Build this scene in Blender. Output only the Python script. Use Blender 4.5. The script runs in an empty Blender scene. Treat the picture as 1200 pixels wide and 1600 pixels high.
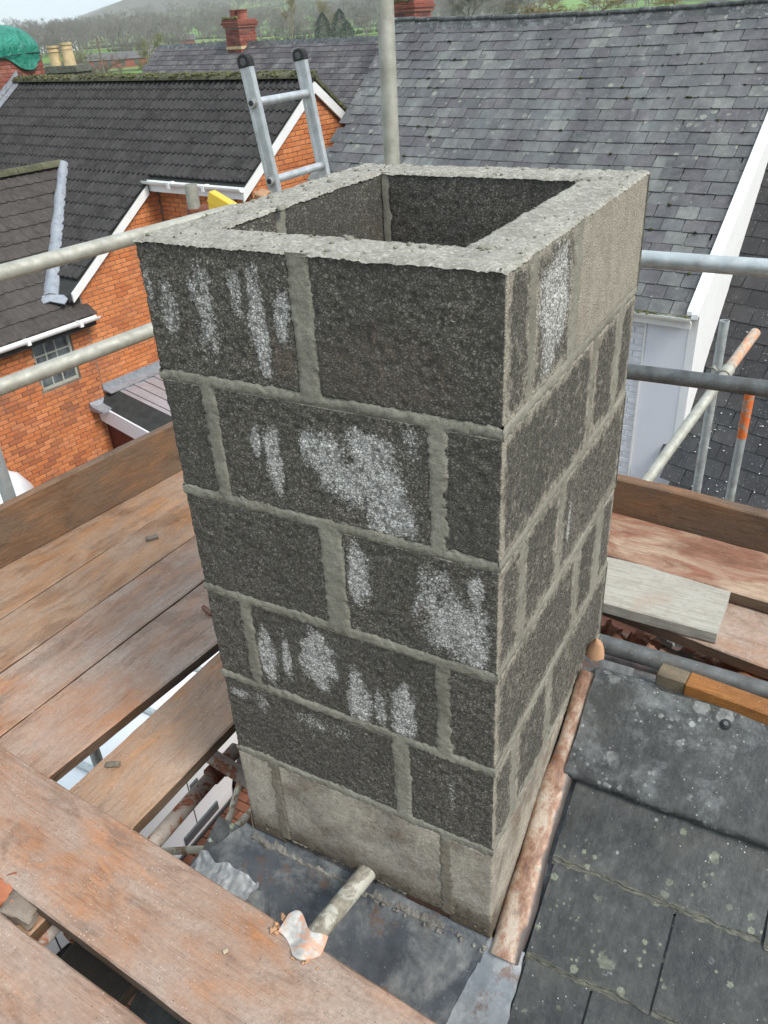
import bpy, bmesh, math, random
import numpy as np
from mathutils import Vector, Matrix, noise as mnoise
random.seed(7)
rng = np.random.default_rng(7)
SC = bpy.context.scene
COL = SC.collection
PI = math.pi

# ------------------------------------------------------------------ camera, world, sun, exposure
CAM_C = Vector((0.98936, -0.95189, 0.27447))
CAM_R = ((0.87525241, 0.48082739, -0.0523281),
         (0.21048539, -0.47607098, -0.85384561),
         (-0.43546425, 0.73631613, -0.51788942))      # rows: right, down, forward
cd = bpy.data.cameras.new('camera')
cam = bpy.data.objects.new('camera', cd)
COL.objects.link(cam)
rx, dn, fw = (Vector(r) for r in CAM_R)
cam.matrix_world = Matrix(((rx.x, -dn.x, -fw.x, CAM_C.x), (rx.y, -dn.y, -fw.y, CAM_C.y),
                           (rx.z, -dn.z, -fw.z, CAM_C.z), (0, 0, 0, 1)))
cd.sensor_fit = 'VERTICAL'
cd.sensor_height = 36.0
cd.sensor_width = 27.0
cd.lens = 36.0 * 1278.2 / 1600.0
cd.clip_start = 0.05
cd.clip_end = 20000
SC.camera = cam

SUN_ELEV = math.radians(48)
SUN_DIR = Vector((0.90, -0.22, 0))          # horizontal direction towards the sun
SUN_DIR.normalize()
SUN_DIR = Vector((SUN_DIR.x * math.cos(SUN_ELEV), SUN_DIR.y * math.cos(SUN_ELEV), math.sin(SUN_ELEV)))
world = bpy.data.worlds.new('World')
SC.world = world
world.use_nodes = True
wn = world.node_tree
for n in list(wn.nodes):
    wn.nodes.remove(n)
w_out = wn.nodes.new('ShaderNodeOutputWorld')
w_bg = wn.nodes.new('ShaderNodeBackground')
w_sky = wn.nodes.new('ShaderNodeTexSky')
w_sky.sky_type = 'NISHITA'
w_sky.sun_disc = False
w_sky.sun_elevation = SUN_ELEV
w_sky.sun_rotation = math.atan2(SUN_DIR.x, SUN_DIR.y)
w_sky.air_density = 1.2
w_sky.dust_density = 2.5
w_tc = wn.nodes.new('ShaderNodeTexCoord')
w_map = wn.nodes.new('ShaderNodeMapping')
w_map.inputs['Scale'].default_value = (1.2, 1.2, 5.0)
w_noise = wn.nodes.new('ShaderNodeTexNoise')
w_noise.inputs['Scale'].default_value = 2.2
w_noise.inputs['Detail'].default_value = 6
w_noise.inputs['Roughness'].default_value = 0.55
w_ramp = wn.nodes.new('ShaderNodeValToRGB')
w_ramp.color_ramp.elements[0].position = 0.30
w_ramp.color_ramp.elements[0].color = (7.0, 8.7, 10.4, 1)
w_ramp.color_ramp.elements[1].position = 0.70
w_ramp.color_ramp.elements[1].color = (9.3, 10.5, 11.7, 1)
w_mix = wn.nodes.new('ShaderNodeMix')
w_mix.data_type = 'RGBA'
w_mix.inputs[0].default_value = 0.82
wn.links.new(w_tc.outputs['Generated'], w_map.inputs['Vector'])
wn.links.new(w_map.outputs['Vector'], w_noise.inputs['Vector'])
wn.links.new(w_noise.outputs[0], w_ramp.inputs[0])
wn.links.new(w_sky.outputs[0], w_mix.inputs[6])
wn.links.new(w_ramp.outputs[0], w_mix.inputs[7])
wn.links.new(w_mix.outputs[2], w_bg.inputs[0])
w_bg.inputs[1].default_value = 0.076
wn.links.new(w_bg.outputs[0], w_out.inputs[0])

sd = bpy.data.lights.new('sun', 'SUN')
sd.energy = 2.4
sd.angle = math.radians(20)
sd.color = (1.0, 0.96, 0.9)
sun = bpy.data.objects.new('sun', sd)
COL.objects.link(sun)
sun.rotation_euler = SUN_DIR.to_track_quat('Z', 'Y').to_euler()

vs = SC.view_settings
vs.view_transform = 'Standard'
vs.look = 'None'
vs.gamma = 1
vs.use_curve_mapping = False
vs.exposure = 0.74
SC.render.engine = 'CYCLES'
SC.cycles.max_bounces = 4
SC.cycles.transparent_max_bounces = 4
SC.cycles.volume_bounces = 1

# ------------------------------------------------------------------ object helpers
def link(o):
    COL.objects.link(o)
    return o

def tag(o, label=None, cat=None, group=None, kind=None):
    if label: o['label'] = label
    if cat: o['category'] = cat
    if group: o['group'] = group
    if kind: o['kind'] = kind
    return o

ROOTM = {}
def thing(name, label, cat, loc=(0, 0, 0), rotz=0.0, group=None):
    o = bpy.data.objects.new(name, None)
    o.empty_display_size = 0.1
    o.location = loc
    o.rotation_euler = (0, 0, rotz)
    link(o)
    ROOTM[o.name] = Matrix.Translation(Vector(loc)) @ Matrix.Rotation(rotz, 4, 'Z')
    return tag(o, label, cat, group)

def rootm(o):
    if o is None: return Matrix.Identity(4)
    if o.name in ROOTM: return ROOTM[o.name]
    return rootm(o.parent)

def put(name, me, material, parent=None, M=None, world=False):
    """link one mesh object; world=True: its geometry is written in world coordinates"""
    if material is not None and len(me.materials) == 0:
        me.materials.append(material)
    o = bpy.data.objects.new(name, me)
    if parent is not None:
        o.parent = parent
        if world:
            o.matrix_parent_inverse = rootm(parent).inverted()
    if M is not None:
        o.matrix_basis = M
    return link(o)

def npmesh(name, V, F, smooth=False):
    V = np.asarray(V, dtype=np.float32)
    F = np.asarray(F, dtype=np.int32)
    me = bpy.data.meshes.new(name)
    k = F.shape[1]
    me.vertices.add(len(V)); me.vertices.foreach_set('co', V.ravel())
    me.loops.add(F.size); me.loops.foreach_set('vertex_index', F.ravel())
    me.polygons.add(len(F))
    me.polygons.foreach_set('loop_start', np.arange(0, F.size, k, dtype=np.int32))
    me.polygons.foreach_set('loop_total', np.full(len(F), k, dtype=np.int32))
    if smooth: me.polygons.foreach_set('use_smooth', np.ones(len(F), dtype=bool))
    me.update(calc_edges=True)
    return me

class MB:
    def __init__(s):
        s.v = []; s.f = []
    def add(s, vs_, fs_):
        k = len(s.v)
        s.v += [tuple(p) for p in vs_]
        s.f += [tuple(i + k for i in f) for f in fs_]
        return s
    def box(s, x0, x1, y0, y1, z0, z1, M=None):
        p = [Vector((x, y, z)) for x in (x0, x1) for y in (y0, y1) for z in (z0, z1)]
        if M: p = [M @ q for q in p]
        return s.add(p, [(0, 1, 3, 2), (4, 6, 7, 5), (0, 4, 5, 1), (2, 3, 7, 6), (0, 2, 6, 4), (1, 5, 7, 3)])
    def prism(s, poly, axis, a0, a1):
        """poly: 2-D points, extruded along axis 0/1/2 from a0 to a1"""
        n = len(poly)
        def P(q, a):
            if axis == 0: return (a, q[0], q[1])
            if axis == 1: return (q[0], a, q[1])
            return (q[0], q[1], a)
        vs_ = [P(q, a0) for q in poly] + [P(q, a1) for q in poly]
        fs_ = [tuple(range(n))[::-1], tuple(range(n, 2 * n))] + [(i, (i + 1) % n, n + (i + 1) % n, n + i) for i in range(n)]
        return s.add(vs_, fs_)
    def tube(s, p0, p1, r0, r1=None, seg=16, caps=True, hollow=0.0):
        p0 = Vector(p0); p1 = Vector(p1); r1 = r0 if r1 is None else r1
        d = (p1 - p0).normalized()
        a = d.orthogonal().normalized(); b = d.cross(a)
        ring = lambda c, r: [c + (a * math.cos(2 * PI * i / seg) + b * math.sin(2 * PI * i / seg)) * r for i in range(seg)]
        vs_ = ring(p0, r0) + ring(p1, r1)
        fs_ = [(i, (i + 1) % seg, seg + (i + 1) % seg, seg + i) for i in range(seg)]
        if hollow > 0:
            vs_ += ring(p0, r0 - hollow) + ring(p1, r1 - hollow)
            for i in range(seg):
                j = (i + 1) % seg
                fs_ += [(2 * seg + j, 2 * seg + i, 3 * seg + i, 3 * seg + j), (i, 2 * seg + i, 2 * seg + j, j), (seg + i, seg + j, 3 * seg + j, 3 * seg + i)]
        elif caps:
            fs_ += [tuple(range(seg))[::-1], tuple(range(seg, 2 * seg))]
        return s.add(vs_, fs_)
    def mesh(s, name, smooth=False, bevel=0.0, bseg=1, auto=True):
        me = bpy.data.meshes.new(name)
        me.from_pydata(s.v, [], s.f)
        bm = bmesh.new(); bm.from_mesh(me)
        bmesh.ops.recalc_face_normals(bm, faces=bm.faces)
        if bevel > 0:
            ed = [e for e in bm.edges if len(e.link_faces) == 2 and e.calc_face_angle(0) > 0.6]
            bmesh.ops.bevel(bm, geom=ed, offset=bevel, segments=bseg, profile=0.5, affect='EDGES', clamp_overlap=True)
        if smooth:
            for f in bm.faces: f.smooth = True
            for e in bm.edges:
                if len(e.link_faces) == 2 and e.calc_face_angle(0) > 0.7: e.smooth = False
        bm.to_mesh(me); bm.free()
        return me
    def obj(s, name, material, parent=None, world=False, smooth=False, bevel=0.0, bseg=1, M=None):
        return put(name, s.mesh(name, smooth, bevel, bseg), material, parent, M, world)

def in_view(p):
    d = p - CAM_C
    z = d.dot(fw)
    if z <= 0.05: return False, z
    x = 600 + 1278.2 * d.dot(rx) / z; y = 800 + 1278.2 * d.dot(dn) / z
    return (-40 < x < 1240 and -40 < y < 1640), d.length

def pieces(name, meshes, items, material, parent, stuff_name, limit=300):
    """items: (mesh index, 4x4 in the parent's frame). The nearest in view become objects of their own, the rest one stuff part."""
    RM = rootm(parent)
    def key(it):
        ok, d = in_view(RM @ it[1].translation)
        return (not ok, d)
    items = sorted(items, key=key)
    for m in meshes:
        if len(m.materials) == 0: m.materials.append(material)
    for mi, M in items[:limit]:
        o = bpy.data.objects.new(name, meshes[mi])
        o.parent = parent
        o.matrix_basis = M
        link(o)
    rest = items[limit:]
    if rest:
        Vs = []; Fs = []; Ls = []; k = 0
        cache = {}
        for mi, M in rest:
            if mi not in cache:
                m = meshes[mi]
                co = np.empty(len(m.vertices) * 3, dtype=np.float32); m.vertices.foreach_get('co', co)
                cache[mi] = (co.reshape(-1, 3), [tuple(p.vertices) for p in m.polygons])
            co, fs_ = cache[mi]
            A = np.array(M)
            Vs.append(co @ A[:3, :3].T + A[:3, 3])
            Fs += [tuple(i + k for i in f) for f in fs_]
            k += len(co)
        me = bpy.data.meshes.new(stuff_name)
        me.from_pydata(np.concatenate(Vs).tolist(), [], Fs)
        o = put(stuff_name, me, material, parent)
        o['kind'] = 'stuff'

# ------------------------------------------------------------------ numpy noise
def _h(i, j, k, seed):
    h = (i.astype(np.int64) * 374761393 + j.astype(np.int64) * 668265263 + k.astype(np.int64) * 2147483647 + seed * 974711) & 0xffffffff
    h = ((h ^ (h >> 13)) * 1274126177) & 0xffffffff
    h = ((h ^ (h >> 16)) * 2246822519) & 0xffffffff
    h = h ^ (h >> 13)
    return (h & 0xffffff) / float(0xffffff)

def vnoise(P, scale, seed=0):
    Q = np.asarray(P, dtype=np.float64) * scale
    I = np.floor(Q).astype(np.int64); f = Q - I
    f = f * f * (3 - 2 * f)
    r = 0
    for dx in (0, 1):
        for dy in (0, 1):
            for dz in (0, 1):
                w = (f[:, 0] if dx else 1 - f[:, 0]) * (f[:, 1] if dy else 1 - f[:, 1]) * (f[:, 2] if dz else 1 - f[:, 2])
                r = r + w * _h(I[:, 0] + dx, I[:, 1] + dy, I[:, 2] + dz, seed)
    return r

def fbm(P, scale, oct=3, seed=0):
    r = 0; a = 0.5; t = 0
    for o in range(oct):
        r = r + a * vnoise(P, scale * 2 ** o, seed + o * 17); t += a; a *= 0.5
    return r / t

def worley(P, cell, seed=0):
    Q = np.asarray(P, dtype=np.float64) / cell
    I = np.floor(Q).astype(np.int64)
    best = np.full(len(Q), 9.0); bid = np.zeros(len(Q))
    for dx in (-1, 0, 1):
        for dy in (-1, 0, 1):
            for dz in (-1, 0, 1):
                i, j, k = I[:, 0] + dx, I[:, 1] + dy, I[:, 2] + dz
                px = i + _h(i, j, k, seed + 1); py = j + _h(i, j, k, seed + 2); pz = k + _h(i, j, k, seed + 3)
                d = (px - Q[:, 0]) ** 2 + (py - Q[:, 1]) ** 2 + (pz - Q[:, 2]) ** 2
                m = d < best
                best = np.where(m, d, best)
                bid = np.where(m, _h(i, j, k, seed + 4), bid)
    return np.sqrt(best), bid

# ------------------------------------------------------------------ material helper
class Mat:
    def __init__(s, name, rough=0.7, metal=0.0, spec=0.5):
        s.m = bpy.data.materials.new(name); s.m.use_nodes = True
        s.t = s.m.node_tree
        s.b = next(n for n in s.t.nodes if n.type == 'BSDF_PRINCIPLED')
        s.b.inputs['Roughness'].default_value = rough
        s.b.inputs['Metallic'].default_value = metal
        s.b.inputs['Specular IOR Level'].default_value = spec
    def N(s, typ, **kw):
        n = s.t.nodes.new('ShaderNode' + typ)
        for k, v in kw.items(): setattr(n, k, v)
        return n
    def L(s, a, b):
        s.t.links.new(a, b)
    def S(s, sock, v):
        if hasattr(v, 'is_linked') or isinstance(v, bpy.types.NodeSocket): s.L(v, sock)
        elif isinstance(v, (tuple, list)):
            sock.default_value = tuple(v) + ((1,) if len(v) == 3 and len(sock.default_value) == 4 else ())
        else: sock.default_value = v
    def coord(s, which='Object', scale=(1, 1, 1), off=None, rot=(0, 0, 0)):
        if which == 'World': c = s.N('NewGeometry').outputs['Position']
        else: c = s.N('TexCoord').outputs[which]
        if off is not None:
            a = s.N('VectorMath', operation='ADD'); s.L(c, a.inputs[0]); s.L(off, a.inputs[1]); c = a.outputs[0]
        mp = s.N('Mapping'); s.L(c, mp.inputs[0])
        mp.inputs['Scale'].default_value = scale; mp.inputs['Rotation'].default_value = rot
        return mp.outputs[0]
    def rnd(s):
        a = s.N('ObjectInfo').outputs['Random']; b = s.N('NewGeometry').outputs['Random Per Island']
        m = s.N('Math', operation='ADD'); s.L(a, m.inputs[0]); s.L(b, m.inputs[1])
        f = s.N('Math', operation='FRACT'); s.L(m.outputs[0], f.inputs[0])
        return f.outputs[0]
    def rvec(s, r, k=37.0):
        c = s.N('CombineXYZ')
        for i, q in enumerate((k, k * 1.7, k * 2.3)):
            m = s.N('Math', operation='MULTIPLY'); s.L(r, m.inputs[0]); m.inputs[1].default_value = q; s.L(m.outputs[0], c.inputs[i])
        return c.outputs[0]
    def noise(s, vec, scale, detail=4, rough=0.55, dist=0.0):
        n = s.N('TexNoise'); s.L(vec, n.inputs['Vector'])
        n.inputs['Scale'].default_value = scale; n.inputs['Detail'].default_value = detail
        n.inputs['Roughness'].default_value = rough; n.inputs['Distortion'].default_value = dist
        return n.outputs[0]
    def voro(s, vec, scale, feature='F1', out='Distance', rand=1.0):
        n = s.N('TexVoronoi', feature=feature); s.L(vec, n.inputs['Vector'])
        n.inputs['Scale'].default_value = scale
        n.inputs['Randomness'].default_value = rand
        return n.outputs[out]
    def ramp(s, f, pts, interp='LINEAR'):
        r = s.N('ValToRGB'); r.color_ramp.interpolation = interp
        e = r.color_ramp.elements
        while len(e) > 1: e.remove(e[-1])
        e[0].position = pts[0][0]
        for p, c in pts[1:]: e.new(p)
        for q, (p, c) in zip(e, pts):
            q.color = (c, c, c, 1) if not isinstance(c, (tuple, list)) else tuple(c) + (1,)
        s.S(r.inputs[0], f)
        return r.outputs[0]
    def mix(s, f, a, b, blend='MIX'):
        n = s.N('Mix', data_type='RGBA', blend_type=blend)
        s.S(n.inputs[0], f); s.S(n.inputs[6], a); s.S(n.inputs[7], b)
        return n.outputs[2]
    def math(s, op, a, b=None, c=None):
        n = s.N('Math', operation=op); s.S(n.inputs[0], a)
        if b is not None: s.S(n.inputs[1], b)
        if c is not None: s.S(n.inputs[2], c)
        return n.outputs[0]
    def attr(s, name):
        return s.N('Attribute', attribute_name=name).outputs['Fac']
    def sep(s, v):
        n = s.N('SeparateXYZ'); s.L(v, n.inputs[0]); return n.outputs
    def color(s, c): s.S(s.b.inputs['Base Color'], c); return s
    def rough(s, c): s.S(s.b.inputs['Roughness'], c); return s
    def bump(s, h, strength=0.5, dist=0.002, prev=None):
        n = s.N('Bump'); n.inputs['Strength'].default_value = strength; n.inputs['Distance'].default_value = dist
        s.S(n.inputs['Height'], h)
        if prev is not None: s.L(prev, n.inputs['Normal'])
        s.L(n.outputs[0], s.b.inputs['Normal'])
        return n.outputs[0]
# ------------------------------------------------------------------ materials
def simple(name, col, rough=0.6, metal=0.0, var=0.12, scale=6, bump=0.0):
    m = Mat(name, rough, metal)
    c = m.coord('Object')
    n = m.noise(c, scale, 5)
    dark = tuple(x * (1 - var) for x in col); lite = tuple(min(1, x * (1 + var)) for x in col)
    m.color(m.ramp(n, [(0.3, dark), (0.7, lite)]))
    if bump: m.bump(m.noise(c, scale * 12, 3), bump, 0.004)
    return m.m

def grains(m, g, scale, seed_off=0.0, lo=.04, hi=.17):
    """porous concrete: rounded grains with open pits between them -> (grain-top mask, per-grain random colour output)"""
    nz = m.N('TexNoise'); m.L(g, nz.inputs['Vector']); nz.inputs['Scale'].default_value = scale * 0.8; nz.inputs['Detail'].default_value = 2
    sc = m.N('VectorMath', operation='SCALE'); m.L(nz.outputs['Color'], sc.inputs[0]); sc.inputs['Scale'].default_value = 1.7 / scale
    ad = m.N('VectorMath', operation='ADD'); m.L(g, ad.inputs[0]); m.L(sc.outputs[0], ad.inputs[1])
    v = ad.outputs[0]
    e = m.voro(v, scale, 'DISTANCE_TO_EDGE')
    c = m.N('SeparateColor'); m.L(m.voro(v, scale, out='Color'), c.inputs[0])
    top = m.math('MULTIPLY', m.ramp(e, [(lo, 0.0), (hi, 1.0)]), m.ramp(c.outputs[2], [(0.10, 0.0), (0.16, 1.0)]))
    return top, c.outputs

def mat_block():
    m = Mat('dense_block', 0.93, 0, 0.2)
    g = m.coord('Object')
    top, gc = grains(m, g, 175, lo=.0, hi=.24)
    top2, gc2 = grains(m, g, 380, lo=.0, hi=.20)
    tone = m.ramp(gc[0], [(0.0, (.155, .143, .120)), (0.4, (.232, .216, .183)), (0.8, (.315, .295, .252)), (1.0, (.44, .415, .36))])
    tone = m.mix(0.4, tone, m.ramp(gc2[0], [(0.0, (.10, .096, .086)), (0.6, (.20, .192, .172)), (1.0, (.40, .385, .35))]))
    tone = m.mix(1.0, tone, m.ramp(m.N('ObjectInfo').outputs['Random'], [(0.0, (.82, .82, .81)), (0.5, (1.0, .99, .97)), (1.0, (1.22, 1.2, 1.16))]), 'MULTIPLY')
    tone = m.mix(1.0, tone, m.ramp(m.noise(m.coord('Object', (1, 1, .4)), 10, 5, 0.65), [(0.3, (.76, .76, .76)), (0.55, (1, 1, 1)), (0.75, (1.30, 1.28, 1.22))]), 'MULTIPLY')
    pit_shade = (.064, .059, .050)  # shade in the open pits between grains, put into the colour
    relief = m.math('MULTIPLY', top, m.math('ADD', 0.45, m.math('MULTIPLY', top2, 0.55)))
    base = m.mix(relief, pit_shade, tone)
    # rusty brown patches, cement smear, dry white paint on the high grains: stains with a shape of their own
    rf = m.math('MULTIPLY', m.attr('rust'), m.ramp(m.noise(g, 70, 3), [(0.38, 0.1), (0.62, 0.85)]))
    base = m.mix(m.math('MULTIPLY', rf, m.math('ADD', .35, m.math('MULTIPLY', top, .65))), base, m.ramp(gc[1], [(0.0, (.12, .085, .068)), (0.6, (.20, .145, .115)), (1.0, (.30, .22, .16))]))
    sm = m.attr('smear')
    smn = m.math('ADD', sm, m.math('MULTIPLY', m.math('SUBTRACT', m.noise(g, 60, 5, 0.7), 0.5), 1.3))
    smf = m.ramp(smn, [(0.42, 0.0), (0.72, 1.0)])
    cem = m.mix(m.ramp(m.noise(g, 330, 3, 0.7), [(0.46, 0.0), (0.66, 0.75)]), m.ramp(m.noise(g, 26, 6, 0.65), [(0.3, (.36, .32, .255)), (0.7, (.54, .485, .395))]), (.24, .215, .175))
    z = m.sep(m.coord('World'))[2]
    low = m.math('ADD', z, m.math('MULTIPLY', m.math('SUBTRACT', m.noise(g, 16, 6, 0.7), 0.5), 0.22))
    foot = m.math('LESS_THAN', z, -1.13)
    blot = m.ramp(m.noise(g, 8, 7, 0.7), [(0.42, 0.0), (0.60, 1.0)])
    cem = m.mix(m.math('MULTIPLY', foot, .35), cem, (.55, .485, .40))
    cem = m.mix(m.math('MULTIPLY', m.math('MULTIPLY', blot, foot), 0.85), cem, m.ramp(m.noise(g, 19, 5), [(0.4, (.20, .15, .11)), (0.6, (.27, .25, .215))]))
    base = m.mix(m.math('MULTIPLY', smf, m.math('MAXIMUM', m.math('ADD', 0.66, m.math('MULTIPLY', top, 0.32)), m.math('MULTIPLY', foot, .97))), base, cem)
    damp = m.ramp(m.math('MULTIPLY_ADD', low, -1.0, -1.26), [(0.05, 0.0), (0.12, 1.0)])
    base = m.mix(m.math('MULTIPLY', damp, 0.85), base, m.ramp(m.noise(g, 60, 5, 0.7), [(0.35, (.045, .032, .022)), (0.7, (.16, .12, .085))]))
    wh = m.attr('white')
    wn_ = m.math('ADD', wh, m.math('MULTIPLY', m.math('SUBTRACT', m.noise(g, 240, 3, 0.75), 0.5), 2.2))
    wf = m.ramp(wn_, [(0.46, 0.0), (0.80, 1.0)])
    wtop = m.math('MULTIPLY', m.ramp(top, [(0.15, 0.0), (0.6, 1.0)]), m.ramp(gc2[1], [(0.10, 0.3), (0.25, 1.0)]))
    wf = m.math('MULTIPLY', wf, m.math('ADD', 0.20, m.math('MULTIPLY', wtop, 0.70)))
    base = m.mix(wf, base, m.ramp(gc[1], [(0.0, (.52, .51, .48)), (0.5, (.74, .73, .70)), (1.0, (.84, .83, .80))]))
    m.color(base)
    b1 = m.bump(relief, 0.7, 0.003)
    m.bump(m.noise(g, 420, 3, 0.75), 0.4, 0.002, b1)
    return m.m

def mat_rim():
    m = Mat('rim_mortar', 0.93, 0, 0.2)
    g = m.coord('Object')
    top, gc = grains(m, g, 230, lo=.0, hi=.06)
    c = m.ramp(gc[0], [(0.0, (.235, .222, .188)), (0.6, (.315, .30, .258)), (1.0, (.42, .405, .355))])
    c = m.mix(1.0, c, m.ramp(m.noise(g, 14, 6, 0.7), [(0.3, (.70, .69, .67)), (0.55, (1, 1, 1)), (0.75, (1.2, 1.2, 1.17))]), 'MULTIPLY')
    pf = m.math('MULTIPLY', m.math('SUBTRACT', 1.0, top), m.ramp(m.noise(g, 40, 4, 0.7), [(0.42, 0.05), (0.68, 0.6)]))
    c = m.mix(pf, c, (.17, .16, .14))
    m.color(c)
    b = m.bump(top, 0.35, 0.002)
    m.bump(m.noise(g, 300, 4, 0.75), 0.4, 0.002, b)
    return m.m

def mat_mortar(name='mortar', a=(.21, .20, .162), b=(.32, .305, .25)):
    m = Mat(name, 0.92, 0, 0.2)
    g = m.coord('Object')
    c = m.ramp(m.noise(g, 16, 6, 0.65), [(0.3, a), (0.7, b)])
    c = m.mix(1.0, c, m.ramp(m.noise(g, 3.5, 4, 0.6), [(0.32, (.72, .71, .70)), (0.55, (1, 1, 1)), (0.72, (1.12, 1.12, 1.10))]), 'MULTIPLY')
    if name == 'mortar': c = m.mix(m.math('MULTIPLY', m.math('LESS_THAN', m.sep(m.coord('World'))[2], -1.145), 0.6), c, (.20, .155, .115))
    c = m.mix(m.ramp(m.noise(g, 330, 3, 0.7), [(0.50, 0.0), (0.75, 0.7)]), c, tuple(x * .5 for x in a))
    m.color(c)
    m.bump(m.noise(g, 280, 4, 0.75), 0.8, 0.003)
    return m.m

def mat_wood(name, tone, orange, dust, dust_amt=0.6, fleck=0.7, gloss=0.5, dark=(.05, .033, .022), edge=0.8):
    """scaffold boards: grain runs along the object's local X"""
    m = Mat(name, 0.6)
    r = m.N('ObjectInfo').outputs['Random']
    off = m.rvec(r, 11.0)
    c = m.coord('Object', off=off)
    cg = m.coord('Object', (1.2, 16, 16), off=off)
    grain = m.noise(cg, 6, 8, 0.62, 1.2)
    cg2 = m.coord('Object', (1.0, 48, 48), off=off)
    grain2 = m.noise(cg2, 9, 4, 0.6, 0.4)
    base = m.ramp(grain, [(0.28, tuple(x * 0.66 for x in tone)), (0.5, tone), (0.72, tuple(min(1, x * 1.2) for x in tone))])
    base = m.mix(m.math('MULTIPLY', m.ramp(grain2, [(0.48, 0.0), (0.68, 1.0)]), 0.38), base, tuple(x * 0.45 for x in tone))
    cm = m.coord('Object', (2.2, 5.0, 5.0), off=off)
    op = m.ramp(m.noise(cm, 1.9, 7, 0.65, 0.8), [(0.47, 0.0), (0.60, 1.0)])
    base = m.mix(m.math('MULTIPLY', op, 0.75), base, m.mix(m.ramp(grain, [(0.4, 0.0), (0.6, 1.0)]), orange, tuple(x * 0.6 for x in orange)))
    cdn = m.noise(m.coord('Object', (1.5, 2.6, 2.6), off=off), 2.3, 7, 0.68, 0.3)
    dm = m.ramp(cdn, [(0.36, 0.0), (0.62, 1.0)])
    fine = m.noise(c, 85, 4, 0.7)
    dcol = m.mix(m.ramp(fine, [(0.35, 0.0), (0.65, 1.0)]), tuple(x * 0.72 for x in dust), dust)
    base = m.mix(m.math('MULTIPLY', dm, dust_amt), base, dcol)
    dk = m.ramp(m.noise(c, 5.5, 5, 0.65), [(0.62, 0.0), (0.78, 1.0)])
    base = m.mix(m.math('MULTIPLY', dk, 0.45), base, dark)
    damp = m.ramp(m.noise(m.coord('Object', (1.0, 2.2, 2.2), off=off), 3.1, 6, 0.7, 0.5), [(0.52, 0.0), (0.60, 1.0)])
    base = m.mix(m.math('MULTIPLY', damp, 0.55), base, m.mix(1.0, base, (.52, .46, .40), 'MULTIPLY'))
    streak_ = m.ramp(m.noise(m.coord('Object', (.5, 9, 9), off=off), 4, 6, 0.72), [(0.57, 0.0), (0.70, 1.0)])
    base = m.mix(m.math('MULTIPLY', streak_, 0.3), base, dark)
    # small knots / grey marks and pale mortar flecks
    kn = m.ramp(m.voro(c, 7.0), [(0.02, 1.0), (0.075, 0.0)])
    base = m.mix(m.math('MULTIPLY', kn, 0.35), base, (.07, .06, .06))
    fl = m.voro(c, 120, out='Distance')
    flc = m.N('SeparateColor'); m.L(m.voro(c, 120, out='Color'), flc.inputs[0])
    sel = m.math('GREATER_THAN', flc.outputs[0], 0.66)
    area = m.ramp(m.noise(c, 6, 4), [(0.36, 0.0), (0.62, 1.0)])
    f1 = m.math('MULTIPLY', m.math('MULTIPLY', m.ramp(m.math('ADD', fl, m.math('MULTIPLY', m.math('SUBTRACT', m.noise(c, 400, 2), 0.5), 0.3)), [(0.13, 1.0), (0.27, 0.0)]), sel), area)
    base = m.mix(m.math('MULTIPLY', f1, fleck * .72), base, (.58, .52, .45))
    fd = m.math('MULTIPLY', m.ramp(m.voro(c, 60), [(0.06, 1.0), (0.11, 0.0)]), 0.7)
    base = m.mix(fd, base, (.06, .045, .04))
    # side faces of the board mixed to a darker brown
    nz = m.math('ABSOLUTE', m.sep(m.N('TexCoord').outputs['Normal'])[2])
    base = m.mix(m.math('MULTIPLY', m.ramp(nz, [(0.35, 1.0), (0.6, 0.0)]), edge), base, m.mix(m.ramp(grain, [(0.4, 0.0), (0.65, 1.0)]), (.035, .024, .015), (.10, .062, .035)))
    m.color(base)
    m.rough(m.ramp(cdn, [(0.3, gloss), (0.7, 0.82)]))
    b1 = m.bump(m.math('ADD', grain, m.math('MULTIPLY', grain2, .7)), 0.7, 0.004)
    m.bump(fine, 0.7, 0.0025, b1)
    return m.m

def mat_galv(name='galvanised_steel', a=(.30, .315, .31), b=(.50, .52, .51), dirt=(.20, .17, .13), rough=0.45):
    m = Mat(name, rough, 0.55)
    g = m.coord('Object', (1, 1, 1))
    w = m.coord('World')
    c = m.ramp(m.noise(w, 22, 5, 0.6), [(0.3, a), (0.7, b)])
    c = m.mix(m.math('MULTIPLY', m.ramp(m.noise(w, 9, 6, 0.7), [(0.52, 0.0), (0.75, 1.0)]), 0.6), c, dirt)
    c = m.mix(m.math('MULTIPLY', m.ramp(m.voro(w, 60), [(0.06, 1.0), (0.13, 0.0)]), 0.5), c, (.55, .54, .5))
    m.color(c)
    m.rough(m.ramp(m.noise(w, 30, 4), [(0.3, rough - 0.1), (0.7, rough + 0.25)]))
    m.bump(m.noise(w, 120, 3), 0.15, 0.002)
    return m.m

def mat_rusty(name, paint, rust, amt=0.5, rough=0.7):
    m = Mat(name, rough, 0.0)
    w = m.coord('World')
    c = m.ramp(m.noise(w, 16, 4), [(0.3, tuple(x * 0.8 for x in paint)), (0.7, paint)])
    f = m.ramp(m.noise(w, 18, 6, 0.7, 0.5), [(0.56 - amt * 0.22, 0.0), (0.62 - amt * 0.2, 1.0)])
    c = m.mix(f, c, m.ramp(m.noise(w, 60, 4), [(0.3, tuple(x * 0.5 for x in rust)), (0.7, rust)]))
    c = m.mix(m.ramp(m.noise(w, 45, 3), [(0.68, 0.0), (0.75, 0.8)]), c, (.07, .045, .035))
    m.color(c)
    m.bump(m.noise(w, 45, 5), 0.4, 0.002)
    return m.m

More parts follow.
